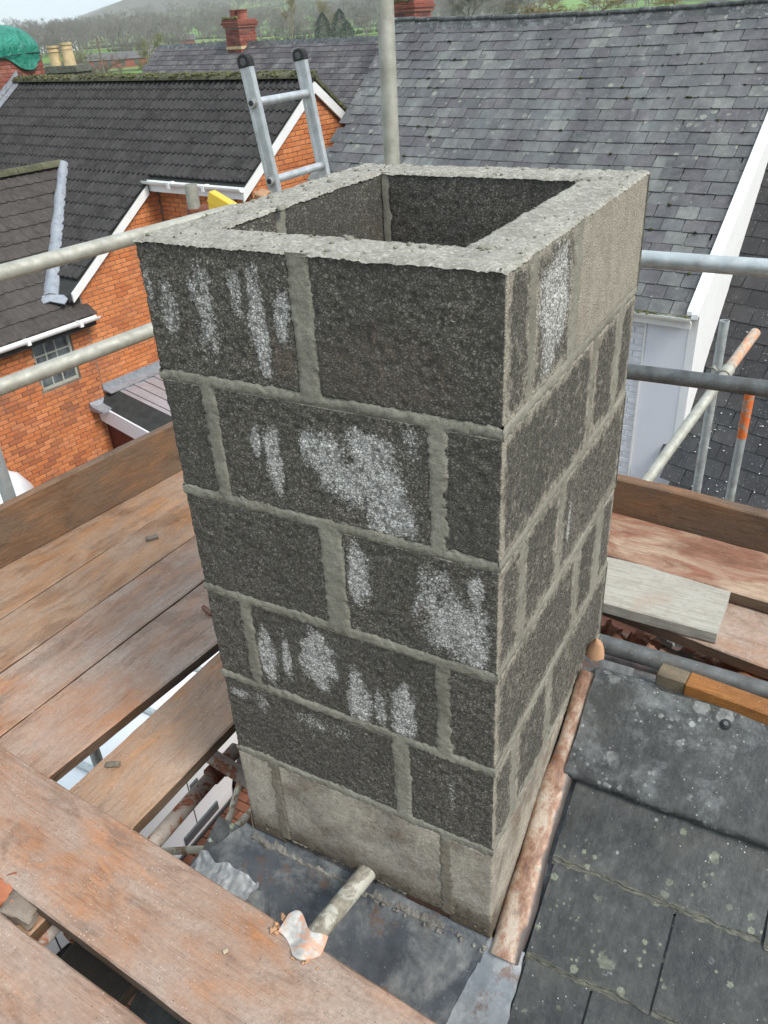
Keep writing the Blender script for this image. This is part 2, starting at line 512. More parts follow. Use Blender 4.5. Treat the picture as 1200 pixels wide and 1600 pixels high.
def mat_lead(name='lead_sheet', a=(.055, .062, .072), b=(.115, .125, .14), pale=(.33, .34, .33), amt=0.35):
    m = Mat(name, 0.45, 0.25)
    w = m.coord('World')
    c = m.ramp(m.noise(w, 9, 6, 0.65), [(0.3, a), (0.72, b)])
    c = m.mix(m.math('MULTIPLY', m.ramp(m.noise(w, 7, 7, 0.72, 0.4), [(0.60 - amt * 0.2, 0.0), (0.72 - amt * 0.1, 1.0)]), 0.85), c, m.ramp(m.noise(w, 40, 4), [(0.3, tuple(x * 0.55 for x in pale)), (0.7, pale)]))
    c = m.mix(m.math('MULTIPLY', m.ramp(m.noise(w, 13, 6, 0.72), [(0.57, 0.0), (0.66, 1.0)]), 0.75), c, (.15, .085, .055))
    c = m.mix(m.ramp(m.voro(w, 55), [(0.05, 0.7), (0.10, 0.0)]), c, (.30, .28, .25))
    m.color(c)
    m.rough(m.ramp(m.noise(w, 14, 4), [(0.3, 0.32), (0.7, 0.75)]))
    m.bump(m.noise(w, 28, 5), 0.35, 0.004)
    return m.m

def mat_slate(name, cols, lich=(.27, .29, .22), lichen=0.5, moss=0.0, gloss=0.42, cell=26.0, speck=0.6, streak=True):
    m = Mat(name, 0.5)
    r = m.rnd()
    off = m.rvec(r, 23.0)
    c = m.coord('Object', off=off)
    k = len(cols)
    base = m.ramp(r, [((i + 0.5) / k, q) for i, q in enumerate(cols)], 'LINEAR')
    ns = m.noise(c, 7, 7, 0.68)
    base = m.mix(0.6, base, m.mix(1.0, base, m.ramp(ns, [(0.25, (.45, .46, .48)), (0.5, (1, 1, 1)), (0.75, (1.75, 1.75, 1.8))]), 'MULTIPLY'))
    if streak:
        w = m.coord('World', (1.0, .35, .35))
        base = m.mix(0.8, base, m.mix(1.0, base, m.ramp(m.noise(w, 2.2, 5, 0.6), [(0.3, (.62, .60, .62)), (0.5, (1, 1, 1)), (0.72, (1.7, 1.75, 1.65))]), 'MULTIPLY'))
    # round lichen spots and fine white specks
    wv = m.voro(c, cell)
    wc = m.N('SeparateColor'); m.L(m.voro(c, cell, out='Color'), wc.inputs[0])
    wob = m.math('MULTIPLY', m.math('SUBTRACT', m.noise(c, cell * 5, 3), 0.5), 0.30)
    rad = m.math('MULTIPLY', wc.outputs[1], 0.40)
    spot = m.math('MULTIPLY', m.math('LESS_THAN', m.math('ADD', wv, wob), rad), m.math('GREATER_THAN', wc.outputs[0], 1 - lichen))
    area = m.ramp(m.noise(c, 3.4, 4), [(0.42, 0.0), (0.6, 1.0)])
    lc = m.ramp(m.noise(c, cell * 3, 4), [(0.3, tuple(x * 0.62 for x in lich)), (0.7, lich)])
    base = m.mix(m.math('MULTIPLY', m.math('MULTIPLY', spot, area), 0.8), base, lc)
    haze_ = m.ramp(m.noise(c, 10, 8, 0.75), [(0.52, 0.0), (0.8, 1.0)])
    base = m.mix(m.math('MULTIPLY', haze_, lichen * 0.75), base, lc)
    sp = m.voro(c, cell * 5.0)
    spc = m.N('SeparateColor'); m.L(m.voro(c, cell * 5.0, out='Color'), spc.inputs[0])
    spf = m.math('MULTIPLY', m.math('MULTIPLY', m.ramp(sp, [(0.12, 1.0), (0.24, 0.0)]), m.math('GREATER_THAN', spc.outputs[0], 0.86)), speck)
    base = m.mix(spf, base, (.55, .55, .50))
    if moss > 0:
        mf = m.ramp(m.noise(c, 5, 6, 0.7), [(0.66 - moss * 0.2, 0.0), (0.78 - moss * 0.2, 1.0)])
        base = m.mix(m.math('MULTIPLY', mf, 0.8), base, m.ramp(m.noise(c, 40, 3), [(0.3, (.045, .052, .02)), (0.7, (.13, .13, .07))]))
    m.color(base)
    m.rough(m.ramp(ns, [(0.3, gloss), (0.7, gloss + 0.3)]))
    b = m.bump(m.noise(c, 18, 6, 0.6), 0.30, 0.006)
    m.bump(m.noise(c, 130, 3), 0.25, 0.002, b)
    return m.m

def mat_slate2(name, cols, lich, haze_amt):
    """old slate seen from an arm's length: mottled, lichen rosettes of several sizes, dried splashes, flaked olive edge"""
    m = Mat(name, 0.5)
    r = m.rnd(); off = m.rvec(r, 23.0)
    c = m.coord('Object', off=off)
    base = m.ramp(r, [((i + 0.5) / len(cols), q) for i, q in enumerate(cols)])
    n1 = m.noise(c, 5, 8, 0.72)
    n2 = m.noise(c, 38, 6, 0.7)
    n3 = m.noise(m.coord('Object', (60, 6, 6), off=off), 2, 4, 0.6)
    for n_, lo, hi in ((n1, .5, 1.8), (n2, .6, 1.55), (n3, .82, 1.2)):
        base = m.mix(1.0, base, m.ramp(n_, [(0.28, (lo, lo, lo * 1.02)), (0.5, (1, 1, 1)), (0.72, (hi, hi * .99, hi * .97))]), 'MULTIPLY')
    base = m.mix(m.math('MULTIPLY', m.ramp(m.noise(c, 4.2, 6, 0.7), [(0.5, 0.0), (0.68, 1.0)]), 0.45), base, (.075, .075, .055))
    hz_ = m.ramp(m.noise(c, 6.5, 9, 0.78, 0.3), [(0.56 - .07 * haze_amt, 0.0), (0.80 - .08 * haze_amt, 1.0)])
    base = m.mix(m.math('MULTIPLY', hz_, 0.30 + .5 * haze_amt), base, (.27, .285, .29))
    area = m.ramp(m.noise(c, 6.5, 5, 0.6), [(0.455, 0.0), (0.54, 1.0)])
    for sc_, rmax, cnt, wob_ in ((20, .42, .34, 6), (44, .42, .46, 5), (85, .38, .34, 4)):
        v = m.voro(c, sc_)
        cs = m.N('SeparateColor'); m.L(m.voro(c, sc_, out='Color'), cs.inputs[0])
        wob = m.math('MULTIPLY', m.math('SUBTRACT', m.noise(c, sc_ * wob_, 4, 0.65), 0.5), 0.42)
        d = m.math('SUBTRACT', m.math('MULTIPLY', cs.outputs[1], rmax), m.math('ADD', v, wob))
        f = m.math('MULTIPLY', m.ramp(d, [(0.0, 0.0), (0.05, 1.0)]), m.math('GREATER_THAN', cs.outputs[0], 1 - cnt))
        f = m.math('MULTIPLY', f, area)
        lc = m.mix(m.ramp(m.noise(c, sc_ * 4, 4), [(0.35, 0.0), (0.65, 1.0)]), tuple(x * .55 for x in lich), lich)
        lc = m.mix(m.math('GREATER_THAN', cs.outputs[2], 0.85), lc, (.36, .39, .36))
        base = m.mix(m.math('MULTIPLY', f, 0.72), base, lc)
    sp = m.voro(c, 150)
    spc = m.N('SeparateColor'); m.L(m.voro(c, 150, out='Color'), spc.inputs[0])
    spa = m.ramp(m.noise(c, 4.0, 4), [(0.42, 0.0), (0.62, 1.0)])
    spw = m.math('ADD', sp, m.math('MULTIPLY', m.math('SUBTRACT', m.noise(c, 420, 2), 0.5), 0.45))
    spf = m.math('MULTIPLY', m.math('MULTIPLY', m.ramp(spw, [(0.15, 1.0), (0.25, 0.0)]), m.math('GREATER_THAN', spc.outputs[0], 0.93)), spa)
    base = m.mix(m.math('MULTIPLY', spf, .8), base, (.62, .62, .58))
    base = m.mix(m.math('MULTIPLY', m.attr('edge'), m.ramp(m.noise(m.coord('Object', (14, 90, 90), off=off), 3, 5, 0.7), [(0.35, 0.25), (0.65, 1.0)])), base, m.ramp(m.noise(m.coord('Object', (20, 160, 160), off=off), 3, 3), [(0.35, (.055, .052, .038)), (0.65, (.19, .18, .13))]))
    m.color(base)
    m.rough(m.ramp(n1, [(0.3, .36), (0.7, .72)]))
    b = m.bump(m.noise(c, 16, 7, 0.65), 0.5, 0.008)
    m.bump(n2, 0.45, 0.003, b)
    return m.m

def mat_tile(name, a, b, lich=(.22, .22, .18), moss=0.3):
    m = Mat(name, 0.85, 0, 0.25)
    r = m.rnd(); off = m.rvec(r, 19.0)
    c = m.coord('Object', off=off)
    w = m.coord('World')
    base = m.ramp(r, [(0.0, a), (1.0, b)])
    base = m.mix(m.ramp(m.noise(c, 9, 6, 0.7), [(0.35, 0.0), (0.75, 0.7)]), base, tuple(x * 1.9 for x in b))
    base = m.mix(m.ramp(m.voro(c, 22), [(0.05, 0.75), (0.12, 0.0)]), base, lich)
    base = m.mix(m.math('MULTIPLY', m.ramp(m.noise(w, 2.2, 6, 0.75), [(0.6, 0.0), (0.75, 1.0)]), moss), base, lich)
    m.color(base)
    m.bump(m.noise(c, 60, 4), 0.3, 0.003)
    return m.m

def mat_brick(name, cols, stain=(.12, .075, .055), stain_amt=0.3, pale=None):
    m = Mat(name, 0.85, 0, 0.25)
    r = m.rnd(); off = m.rvec(r, 29.0)
    c = m.coord('Object', off=off); w = m.coord('World')
    k = len(cols)
    base = m.ramp(r, [((i + 0.5) / k, q) for i, q in enumerate(cols)])
    base = m.mix(m.ramp(m.noise(c, 14, 5, 0.65), [(0.4, 0.0), (0.75, 0.5)]), base, tuple(x * 0.55 for x in cols[0]))
    base = m.mix(m.math('MULTIPLY', m.ramp(m.noise(w, 1.7, 6, 0.7), [(0.5, 0.0), (0.68, 1.0)]), stain_amt), base, stain)
    if pale: base = m.mix(m.ramp(m.noise(w, 7, 5, 0.75), [(0.6, 0.0), (0.72, 0.7)]), base, pale)
    m.color(base)
    m.bump(m.noise(c, 50, 4), 0.4, 0.004)
    return m.m

def mat_paint(name, col, rough=0.4, dirt=(.30, .29, .26), amt=0.25, scale=5):
    m = Mat(name, rough)
    w = m.coord('World')
    f = m.ramp(m.noise(w, scale, 7, 0.72), [(0.48, 0.0), (0.8, 1.0)])
    m.color(m.mix(m.math('MULTIPLY', f, amt), col, dirt))
    m.bump(m.noise(w, 25, 4), 0.08, 0.004)
    return m.m

MT = {}
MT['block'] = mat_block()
MT['mortar'] = mat_mortar()
MT['rim'] = mat_rim()
MT['mortar_brick'] = mat_mortar('brick_mortar', (.22, .17, .13), (.33, .28, .23))
MT['fillet'] = mat_mortar('old_wet_mortar', (.13, .12, .105), (.30, .285, .255))
MT['mortar_dark'] = mat_mortar('stained_brick_mortar', (.16, .12, .09), (.26, .21, .17))
MT['wood'] = mat_wood('deck_wood', (.33, .185, .105), (.54, .25, .09), (.46, .36, .28), 0.62, 0.9, 0.28)
MT['wood_dusty'] = mat_wood('dusty_deck_wood', (.34, .195, .125), (.50, .215, .085), (.455, .355, .29), 0.85, 1.0, 0.34)
MT['wood_red'] = mat_wood('red_deck_wood', (.30, .135, .08), (.62, .46, .32), (.36, .25, .19), 0.30, 0.5, 0.4)
MT['wood_toe'] = mat_wood('toe_board_wood', (.16, .09, .05), (.30, .14, .055), (.16, .125, .09), 0.45, 0.25, 0.5, edge=0.0)
MT['wood_old'] = mat_wood('old_grey_wood', (.13, .10, .065), (.21, .14, .06), (.24, .22, .18), 0.6, 0.4, 0.6, edge=0.0)
MT['wood_amber'] = mat_wood('amber_wood', (.33, .125, .022), (.42, .165, .028), (.13, .075, .04), 0.35, 0.4, 0.5, edge=0.0)
def mat_plank():
    m = Mat('weathered_plank', 0.85)
    c = m.coord('Object'); cg = m.coord('Object', (2, 22, 22))
    g = m.noise(cg, 5, 7, 0.65, 0.8)
    base = m.ramp(g, [(0.3, (.29, .265, .215)), (0.55, (.40, .375, .32)), (0.75, (.46, .435, .38))])
    base = m.mix(m.ramp(m.noise(c, 60, 4, 0.7), [(0.5, 0.0), (0.75, 0.6)]), base, (.24, .215, .175))
    base = m.mix(m.math('MULTIPLY', m.ramp(m.noise(c, 6, 5), [(0.6, 0.0), (0.75, 1.0)]), 0.4), base, (.36, .22, .14))
    m.color(base); m.bump(g, 0.4, 0.003); return m.m
MT['plank'] = mat_plank()
MT['galv'] = mat_galv(a=(.40, .435, .435), b=(.58, .61, .60))
MT['galv_dark'] = mat_galv('dull_scaffold_steel', (.10, .103, .10), (.22, .225, .22), (.13, .10, .07), 0.5)
MT['galv_pale'] = mat_galv('pale_scaffold_steel', (.34, .33, .28), (.50, .49, .43), (.24, .21, .16), 0.6)
MT['alu'] = mat_galv('aluminium', (.42, .44, .45), (.58, .60, .62), (.30, .30, .29), 0.4)
MT['rusty'] = mat_rusty('flaking_orange_tube', (.54, .49, .44), (.46, .17, .085), 0.28)
MT['rusty_steel'] = mat_rusty('rusty_coupler', (.24, .13, .09), (.22, .07, .035), 0.8)
MT['cream_tube'] = mat_rusty('cream_tube', (.46, .40, .30), (.28, .16, .08), 0.25)
MT['orange_paint'] = mat_rusty('orange_paint', (.72, .16, .03), (.45, .35, .27), 0.2)
MT['salmon_paint'] = mat_rusty('worn_salmon_paint', (.62, .32, .19), (.55, .45, .35), 0.5)
MT['flap'] = mat_rusty('orange_flaked_lead', (.60, .34, .23), (.56, .54, .50), 0.38)
MT['pipe'] = mat_rusty('pale_pipe', (.50, .49, .42), (.33, .30, .24), 0.5, 0.65)
MT['lead'] = mat_lead(a=(.040, .045, .052), b=(.105, .115, .13), pale=(.36, .36, .34), amt=.75)
MT['lead_pale'] = mat_lead('pale_lead', (.16, .175, .19), (.33, .345, .36), (.60, .61, .61), 0.8)
MT['lead_roof'] = mat_lead('roof_lead', (.24, .26, .29), (.36, .385, .42), (.46, .47, .48), 0.3)
def mat_strip():
    m = Mat('rust_stained_strip', 0.5, 0.15)
    w = m.coord('World'); ws = m.coord('World', (1.6, 1, 1))
    c = m.ramp(m.noise(ws, 16, 8, 0.72, 0.3), [(0.36, (.17, .085, .055)), (0.48, (.32, .19, .125)), (0.58, (.45, .36, .28)), (0.72, (.54, .475, .40))])
    c = m.mix(m.ramp(m.noise(w, 9, 6, 0.7), [(0.52, 0.0), (0.62, 0.8)]), c, (.23, .10, .055))
    c = m.mix(m.ramp(m.noise(w, 24, 6, 0.75), [(0.57, 0.0), (0.64, 0.7)]), c, (.17, .16, .16))
    c = m.mix(m.ramp(m.voro(w, 90), [(0.06, 0.8), (0.14, 0.0)]), c, (.10, .06, .045))
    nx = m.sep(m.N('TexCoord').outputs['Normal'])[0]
    tar = m.math('ADD', nx, m.math('MULTIPLY', m.math('SUBTRACT', m.noise(w, 22, 5), 0.5), 0.8))  # right flank: tar stain plus the flank's shade, both painted by normal
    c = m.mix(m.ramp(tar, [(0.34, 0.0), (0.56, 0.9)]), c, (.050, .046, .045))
    m.color(c); m.bump(m.noise(w, 70, 5), 0.4, 0.002); return m.m
MT['strip'] = mat_strip()
MT['near_slate'] = mat_slate2('near_slate', [(.036, .038, .037), (.045, .048, .047), (.054, .056, .054), (.040, .043, .043)], (.29, .31, .22), 0.2)
MT['near_ridge'] = mat_slate2('near_ridge', [(.038, .040, .040), (.048, .050, .049)], (.33, .34, .32), 0.95)
MT['slate'] = mat_slate('house_slate', [(.078, .079, .080), (.106, .108, .108), (.086, .079, .083), (.122, .124, .118), (.080, .073, .078), (.140, .142, .132), (.093, .096, .098), (.085, .078, .082)], (.30, .31, .25), 0.6, 0.06, 0.45, 9.0, 0.5)
MT['slate_far'] = mat_slate('far_slate', [(.052, .043, .047), (.078, .067, .070), (.062, .056, .060), (.10, .092, .092)], (.27, .26, .20), 0.75, 0.1, 0.55, 6.0, 0.6)
MT['slate_low'] = mat_slate('dark_roof_slate', [(.030, .029, .030), (.040, .038, .039), (.052, .050, .050), (.035, .036, .038)], (.25, .25, .22), 0.15, 0, 0.45, 14.0, 1.0)
MT['tile'] = mat_tile('dark_roof_tile', (.020, .019, .0185), (.040, .038, .037), (.17, .165, .145), 0.4)
MT['tile_brown'] = mat_tile('brown_roof_tile', (.040, .034, .031), (.060, .052, .047), (.17, .16, .14), 0.25)
MT['tile_edge'] = mat_tile('mossy_ridge', (.045, .047, .024), (.085, .082, .05), (.19, .19, .10), 0.6)
MT['brick_orange'] = mat_brick('orange_brick', [(.56, .185, .065), (.64, .24, .09), (.59, .205, .075), (.68, .27, .11), (.50, .16, .06)], (.30, .12, .07), 0.5)
MT['brick_red'] = mat_brick('red_brick', [(.22, .065, .045), (.31, .10, .07), (.26, .085, .065), (.36, .13, .09), (.15, .055, .05)], (.12, .08, .07), 0.3, (.42, .34, .29))
MT['brick_rubble'] = mat_brick('broken_brick', [(.42, .15, .07), (.34, .15, .10), (.50, .26, .16), (.38, .20, .14)], (.30, .24, .18), 0.4, (.40, .36, .30))
MT['brick_old'] = mat_brick('old_damp_brick', [(.13, .065, .045), (.17, .075, .05), (.10, .06, .045)], (.05, .04, .03), 0.6)
MT['brick_white'] = mat_brick('white_painted_brick', [(.72, .72, .74), (.76, .76, .78)], (.60, .60, .62), 0.2)
MT['render'] = mat_paint('pale_render', (.70, .71, .75), 0.8, (.52, .53, .58), 0.2)
MT['white'] = mat_paint('white_upvc', (.78, .78, .76), 0.35, (.42, .41, .36), 0.3)
MT['white_moss'] = mat_paint('mossy_white_gutter', (.74, .74, .68), 0.4, (.22, .22, .08), 0.75, 8)
MT['white_gable'] = mat_paint('white_gable_paint', (.80, .80, .79), 0.7, (.55, .54, .52), 0.3)
MT['van'] = mat_paint('white_van_paint', (.76, .77, .77), 0.22, (.55, .55, .53), 0.15)
MT['black_trim'] = simple('black_trim', (.018, .018, .02), 0.5)
MT['grey_trim'] = simple('grey_trim', (.07, .075, .08), 0.5)
MT['rubber'] = simple('rubber', (.02, .02, .02), 0.85)
MT['yellow'] = mat_paint('yellow_paint', (.72, .48, .05), 0.5, (.45, .33, .12), 0.3, 20)
MT['timber_pale'] = simple('pale_wood', (.45, .38, .26), 0.7)
MT['maroon'] = simple('maroon_paint', (.085, .015, .015), 0.5)
MT['felt'] = simple('black_felt', (.028, .03, .028), 0.9, var=.35, scale=9, bump=.4)
MT['poly'] = mat_paint('cloudy_plastic_sheet', (.30, .285, .30), 0.25, (.55, .55, .62), 0.5, 3)
MT['pot_buff'] = simple('buff_clay', (.52, .40, .22), 0.8, var=.25, scale=8)
MT['pot_red'] = simple('red_clay', (.30, .10, .07), 0.8, var=.3, scale=8)
MT['cap_dark'] = mat_mortar('dark_chimney_cap', (.06, .06, .05), (.16, .17, .13))
MT['moss'] = simple('moss', (.085, .085, .030), 0.95, var=.7, scale=8)
MT['clay'] = simple('clay', (.44, .25, .14), 0.75, var=.3, scale=18, bump=.4)
MT['paving'] = mat_brick('red_paving', [(.20, .08, .05), (.25, .10, .06), (.17, .075, .05)], (.12, .06, .04), 0.5)
def mat_tarp():
    m = Mat('green_tarpaulin', 0.42)
    w = m.coord('World')
    m.color(m.ramp(m.noise(w, 2.5, 5), [(0.3, (.010, .16, .105)), (0.7, (.025, .27, .19))]))
    m.bump(m.noise(m.coord('World', (1, 1, .4)), 6, 5, 0.6, 1.2), 1.0, 0.12)
    return m.m
MT['tarp'] = mat_tarp()
def mat_glass():
    m = Mat('window_glass', 0.08, 0, 0.8)
    w = m.coord('World')
    m.color(m.ramp(m.noise(w, 5, 5), [(0.35, (.03, .035, .04)), (0.7, (.16, .18, .18))]))
    return m.m
MT['glass'] = mat_glass()
MT['glass_green'] = simple('tinted_car_glass', (.03, .09, .075), 0.08)
MT['frame_dirty'] = mat_paint('dirty_window_frame', (.36, .37, .32), 0.7, (.16, .16, .13), 0.6, 9)
def mat_terrain():
    m = Mat('fields', 0.95, 0, 0.1)
    w = m.coord('World')
    warp = m.N('VectorMath', operation='ADD')
    nz = m.N('TexNoise'); m.L(w, nz.inputs['Vector']); nz.inputs['Scale'].default_value = 0.006; nz.inputs['Detail'].default_value = 3
    sc = m.N('VectorMath', operation='SCALE'); m.L(nz.outputs['Color'], sc.inputs[0]); sc.inputs['Scale'].default_value = 90
    m.L(w, warp.inputs[0]); m.L(sc.outputs[0], warp.inputs[1])
    mp = m.N('Mapping'); m.L(warp.outputs[0], mp.inputs[0]); mp.inputs['Scale'].default_value = (1, 1, 0.0)
    v = m.N('TexVoronoi'); m.L(mp.outputs[0], v.inputs['Vector']); v.inputs['Scale'].default_value = 0.0072
    cs = m.N('SeparateColor'); m.L(v.outputs['Color'], cs.inputs[0])
    col = m.ramp(cs.outputs[0], [(0.0, (.11, .21, .035)), (0.35, (.14, .27, .05)), (0.55, (.17, .22, .07)), (0.75, (.12, .24, .04)), (1.0, (.19, .18, .09))], 'CONSTANT')
    col = m.mix(m.ramp(m.noise(w, 0.03, 6), [(0.4, 0.0), (0.7, 0.5)]), col, (.10, .13, .04))
    ve = m.N('TexVoronoi', feature='DISTANCE_TO_EDGE'); m.L(mp.outputs[0], ve.inputs['Vector']); ve.inputs['Scale'].default_value = 0.0072
    col = m.mix(m.ramp(ve.outputs['Distance'], [(0.025, 1.0), (0.045, 0.0)]), col, (.055, .055, .035))
    p = m.sep(w)
    # bare woodland on the higher ground
    hz = m.math('ADD', p[2], m.math('MULTIPLY', m.math('SUBTRACT', m.noise(w, 0.0035, 5), 0.5), 150.0))
    wood = m.ramp(m.math('DIVIDE', hz, 120.0), [(0.06, 0.0), (0.12, 1.0)])
    wc = m.ramp(m.noise(w, 0.06, 5, 0.7), [(0.3, (.07, .06, .05)), (0.7, (.14, .115, .095))])
    col = m.mix(wood, col, wc)
    # town ground near by
    dist = m.N('VectorMath', operation='LENGTH'); m.L(w, dist.inputs[0])
    col = m.mix(m.ramp(m.math('DIVIDE', dist.outputs['Value'], 100.0), [(0.5, 1.0), (0.8, 0.0)]), col, (.13, .12, .10))
    m.color(col)
    return m.m
MT['terrain'] = mat_terrain()
def mat_twig(name, a, b):
    m = Mat(name, 0.95, 0, 0.1)
    m.color(m.ramp(m.rnd(), [(0.0, a), (1.0, b)]))
    return m.m
MT['twig'] = mat_twig('bare_twigs', (.15, .125, .10), (.25, .215, .175))
MT['twig_green'] = mat_twig('mossy_twigs', (.17, .17, .075), (.26, .25, .12))
MT['twig_grey'] = mat_twig('far_bare_wood', (.15, .13, .115), (.21, .185, .165))
MT['conifer'] = mat_twig('conifer_needles', (.018, .036, .024), (.038, .062, .036))
MT['bush'] = mat_twig('brown_scrub', (.20, .16, .085), (.30, .24, .12))
# ------------------------------------------------------------------ the block chimney
W, D, T = 0.624, 0.724, 0.100
ZB = -1.41
MARKS = [(0.015, -0.077, 0.01, 0.037), (0.049, -0.105, 0.017, 0.048), (0.124, -0.097, 0.022, 0.079), (0.189, -0.066, 0.013, 0.034), (0.224, -0.116, 0.015, 0.083), (0.27, -0.087, 0.014, 0.041), (0.186, -0.318, 0.009, 0.036), (0.218, -0.341, 0.017, 0.059), (0.315, -0.313, 0.035, 0.037), (0.401, -0.289, 0.04, 0.028), (0.383, -0.347, 0.07, 0.052), (0.433, -0.388, 0.045, 0.057), (0.477, -0.272, 0.021, 0.032), (0.368, -0.537, 0.02, 0.057), (0.513, -0.512, 0.027, 0.044), (0.541, -0.582, 0.056, 0.06), (0.575, -0.624, 0.025, 0.043), (0.583, -0.509, 0.013, 0.034), (0.494, -0.598, 0.021, 0.016), (0.136, -0.811, 0.019, 0.066), (0.183, -0.793, 0.011, 0.054), (0.257, -0.773, 0.037, 0.066), (0.259, -0.821, 0.019, 0.034), (0.345, -0.828, 0.022, 0.067), (0.389, -0.842, 0.012, 0.046), (0.438, -0.834, 0.024, 0.065), (0.043, -0.945, 0.024, 0.013), (0.101, -0.948, 0.02, 0.023), (0.229, -0.95, 0.04, 0.022), (0.291, -0.946, 0.03, 0.022), (0.537, -0.995, 0.007, 0.053)]
WEAK = {12: .6, 14: .7, 18: .6, 3: .75, 0: .75, 1: .7, 2: .8, 24: .7, 28: .6, 29: .5, 30: .6, 26: .9, 27: .6}
RUST = [(0.26, -0.17, 0.026, 0.036, 1.0), (0.44, -0.16, 0.09, 0.05, 0.55), (0.52, -0.585, 0.055, 0.022, 0.8), (0.58, -0.485, 0.03, 0.012, .5)]
RMARKS = [(0.205, -0.09, 0.062, 0.07, 1.0), (0.18, -0.16, 0.03, 0.045, .9), (0.362, -0.58, 0.010, 0.05, .8), (.25, -.30, .012, .03, .35)]

def blob(a, b, lst, seed, P):
    n1 = 0.6 * (fbm(P, 38, 3, seed) - 0.5) + 0.6 * (fbm(P * np.array((1, 1, .28)), 60, 3, seed + 3) - 0.5)
    r = np.zeros(len(P))
    for q in lst:
        k = q[4] if len(q) > 4 else 1.0
        d = np.sqrt(((a - q[0]) / (q[2] * 1.1)) ** 2 + ((b - q[1]) / (q[3] * 1.08)) ** 2)
        v = np.clip(1.55 - d + n1 * 1.5, 0, 1) * k
        r = np.maximum(r, np.clip(v, 0, 1) * np.clip((1.6 - d) / 0.5, 0, 1))
    return r

def block_mesh(name, x0, x1, y0, y1, z0, z1, fine, amp=1.0, res=0.0038, smear=0.0, seed=0):
    lo = np.array((x0, y0, z0)); hi = np.array((x1, y1, z1)); r = 0.006
    lines = []
    for a in range(3):
        n = max(2, int(round((hi[a] - lo[a]) / res)))
        lines.append(np.linspace(lo[a], hi[a], n + 1))
    Vs, Fs, k = [], [], 0
    ngons = []
    for a in range(3):
        for s_ in (-1, 1):
            u, v = [q for q in range(3) if q != a]
            if (a, s_) not in fine:
                lu, lv = lines[u], lines[v]
                per = [(q, lv[0]) for q in lu[:-1]] + [(lu[-1], q) for q in lv[:-1]] + [(q, lv[-1]) for q in lu[:0:-1]] + [(lu[0], q) for q in lv[:0:-1]]
                P = np.empty((len(per), 3)); P[:, [u, v]] = per; P[:, a] = hi[a] if s_ > 0 else lo[a]
                Vs.append(P); ngons.append(np.arange(k, k + len(per))); k += len(per)
                continue
            U, Vv = np.meshgrid(lines[u], lines[v], indexing='ij')
            P = np.empty(U.shape + (3,)); P[..., u] = U; P[..., v] = Vv; P[..., a] = hi[a] if s_ > 0 else lo[a]
            nu, nv = U.shape
            idx = np.arange(nu * nv).reshape(nu, nv) + k
            q = np.stack([idx[:-1, :-1], idx[1:, :-1], idx[1:, 1:], idx[:-1, 1:]], -1).reshape(-1, 4)
            Vs.append(P.reshape(-1, 3)); Fs.append(q); k += nu * nv
    P = np.concatenate(Vs); F = np.concatenate(Fs)
    key = np.round(P * 1e5).astype(np.int64)
    _, first, inv = np.unique(key, axis=0, return_index=True, return_inverse=True)
    inv = inv.reshape(-1)
    P = P[first]; F = inv[F]
    inner = np.clip(P, lo + r, hi - r)
    d = P - inner
    n = d / np.maximum(np.linalg.norm(d, axis=1, keepdims=True), 1e-9)
    S = inner + n * r
    f1, cid = worley(P, 0.0095, seed)
    f2, cid2 = worley(P + 3.7, 0.0050, seed + 9)
    h = (np.clip(f1, 0, 1) ** 1.5) * 0.0026 + np.where(cid < 0.16, 0.0026, 0.0) * np.clip(1.1 - f1, 0, 1) + np.clip(f2, 0, 1) * 0.0009
    h = h * (0.6 + 0.8 * fbm(P, 25, 2, seed + 3)) + (fbm(P, 12, 2, 5) - 0.5) * 0.003
    front = np.clip((-n[:, 1] - 0.5) * 4, 0, 1) * (P[:, 1] < 0.05)
    rt = np.clip((n[:, 0] - 0.5) * 4, 0, 1) * (P[:, 0] > W - 0.05)
    top = np.clip((n[:, 2] - 0.5) * 4, 0, 1)
    wf = blob(P[:, 0], P[:, 2], [m + (WEAK.get(i, 1.0),) for i, m in enumerate(MARKS)], 11, P) * front
    wr = blob(P[:, 1], P[:, 2], RMARKS, 13, P) * rt
    white = np.maximum(wf, wr)
    rust = blob(P[:, 0], P[:, 2], RUST, 15, P) * front
    # cement smear: along the arrises, over the right face and on the bed faces
    e = np.sort(np.minimum(P - lo, hi - P), axis=1)[:, 1]
    sm = np.full(len(P), smear)
    sm = np.maximum(sm, 0.30 * np.clip(1.3 - e / 0.022, 0, 1))
    sm = sm + rt * 0.37 + top * 0.62 + 0.25 * (fbm(P, 14, 3, 21) - 0.5)
    corner = np.clip(1 - np.hypot(P[:, 0] - W, P[:, 1]) / 0.03, 0, 1)
    sm = sm + corner * 0.10
    am = amp * np.clip(1.15 - np.clip(sm, 0, 1) * 0.9, 0.22, 1.0)
    S = S - n * (h * am + 0.0012)[:, None]
    me = npmesh(name, S, F)
    for nm, val in (('white', white), ('rust', rust), ('smear', np.clip(sm, 0, 1.2))):
        at = me.attributes.new(nm, 'FLOAT', 'POINT'); at.data.foreach_set('value', val.astype(np.float32))
    bm = bmesh.new(); bm.from_mesh(me)
    bm.verts.ensure_lookup_table()
    for g in ngons:
        bm.faces.new([bm.verts[int(q)] for q in inv[g]])
    bmesh.ops.recalc_face_normals(bm, faces=bm.faces)
    bm.to_mesh(me); bm.free()
    return me

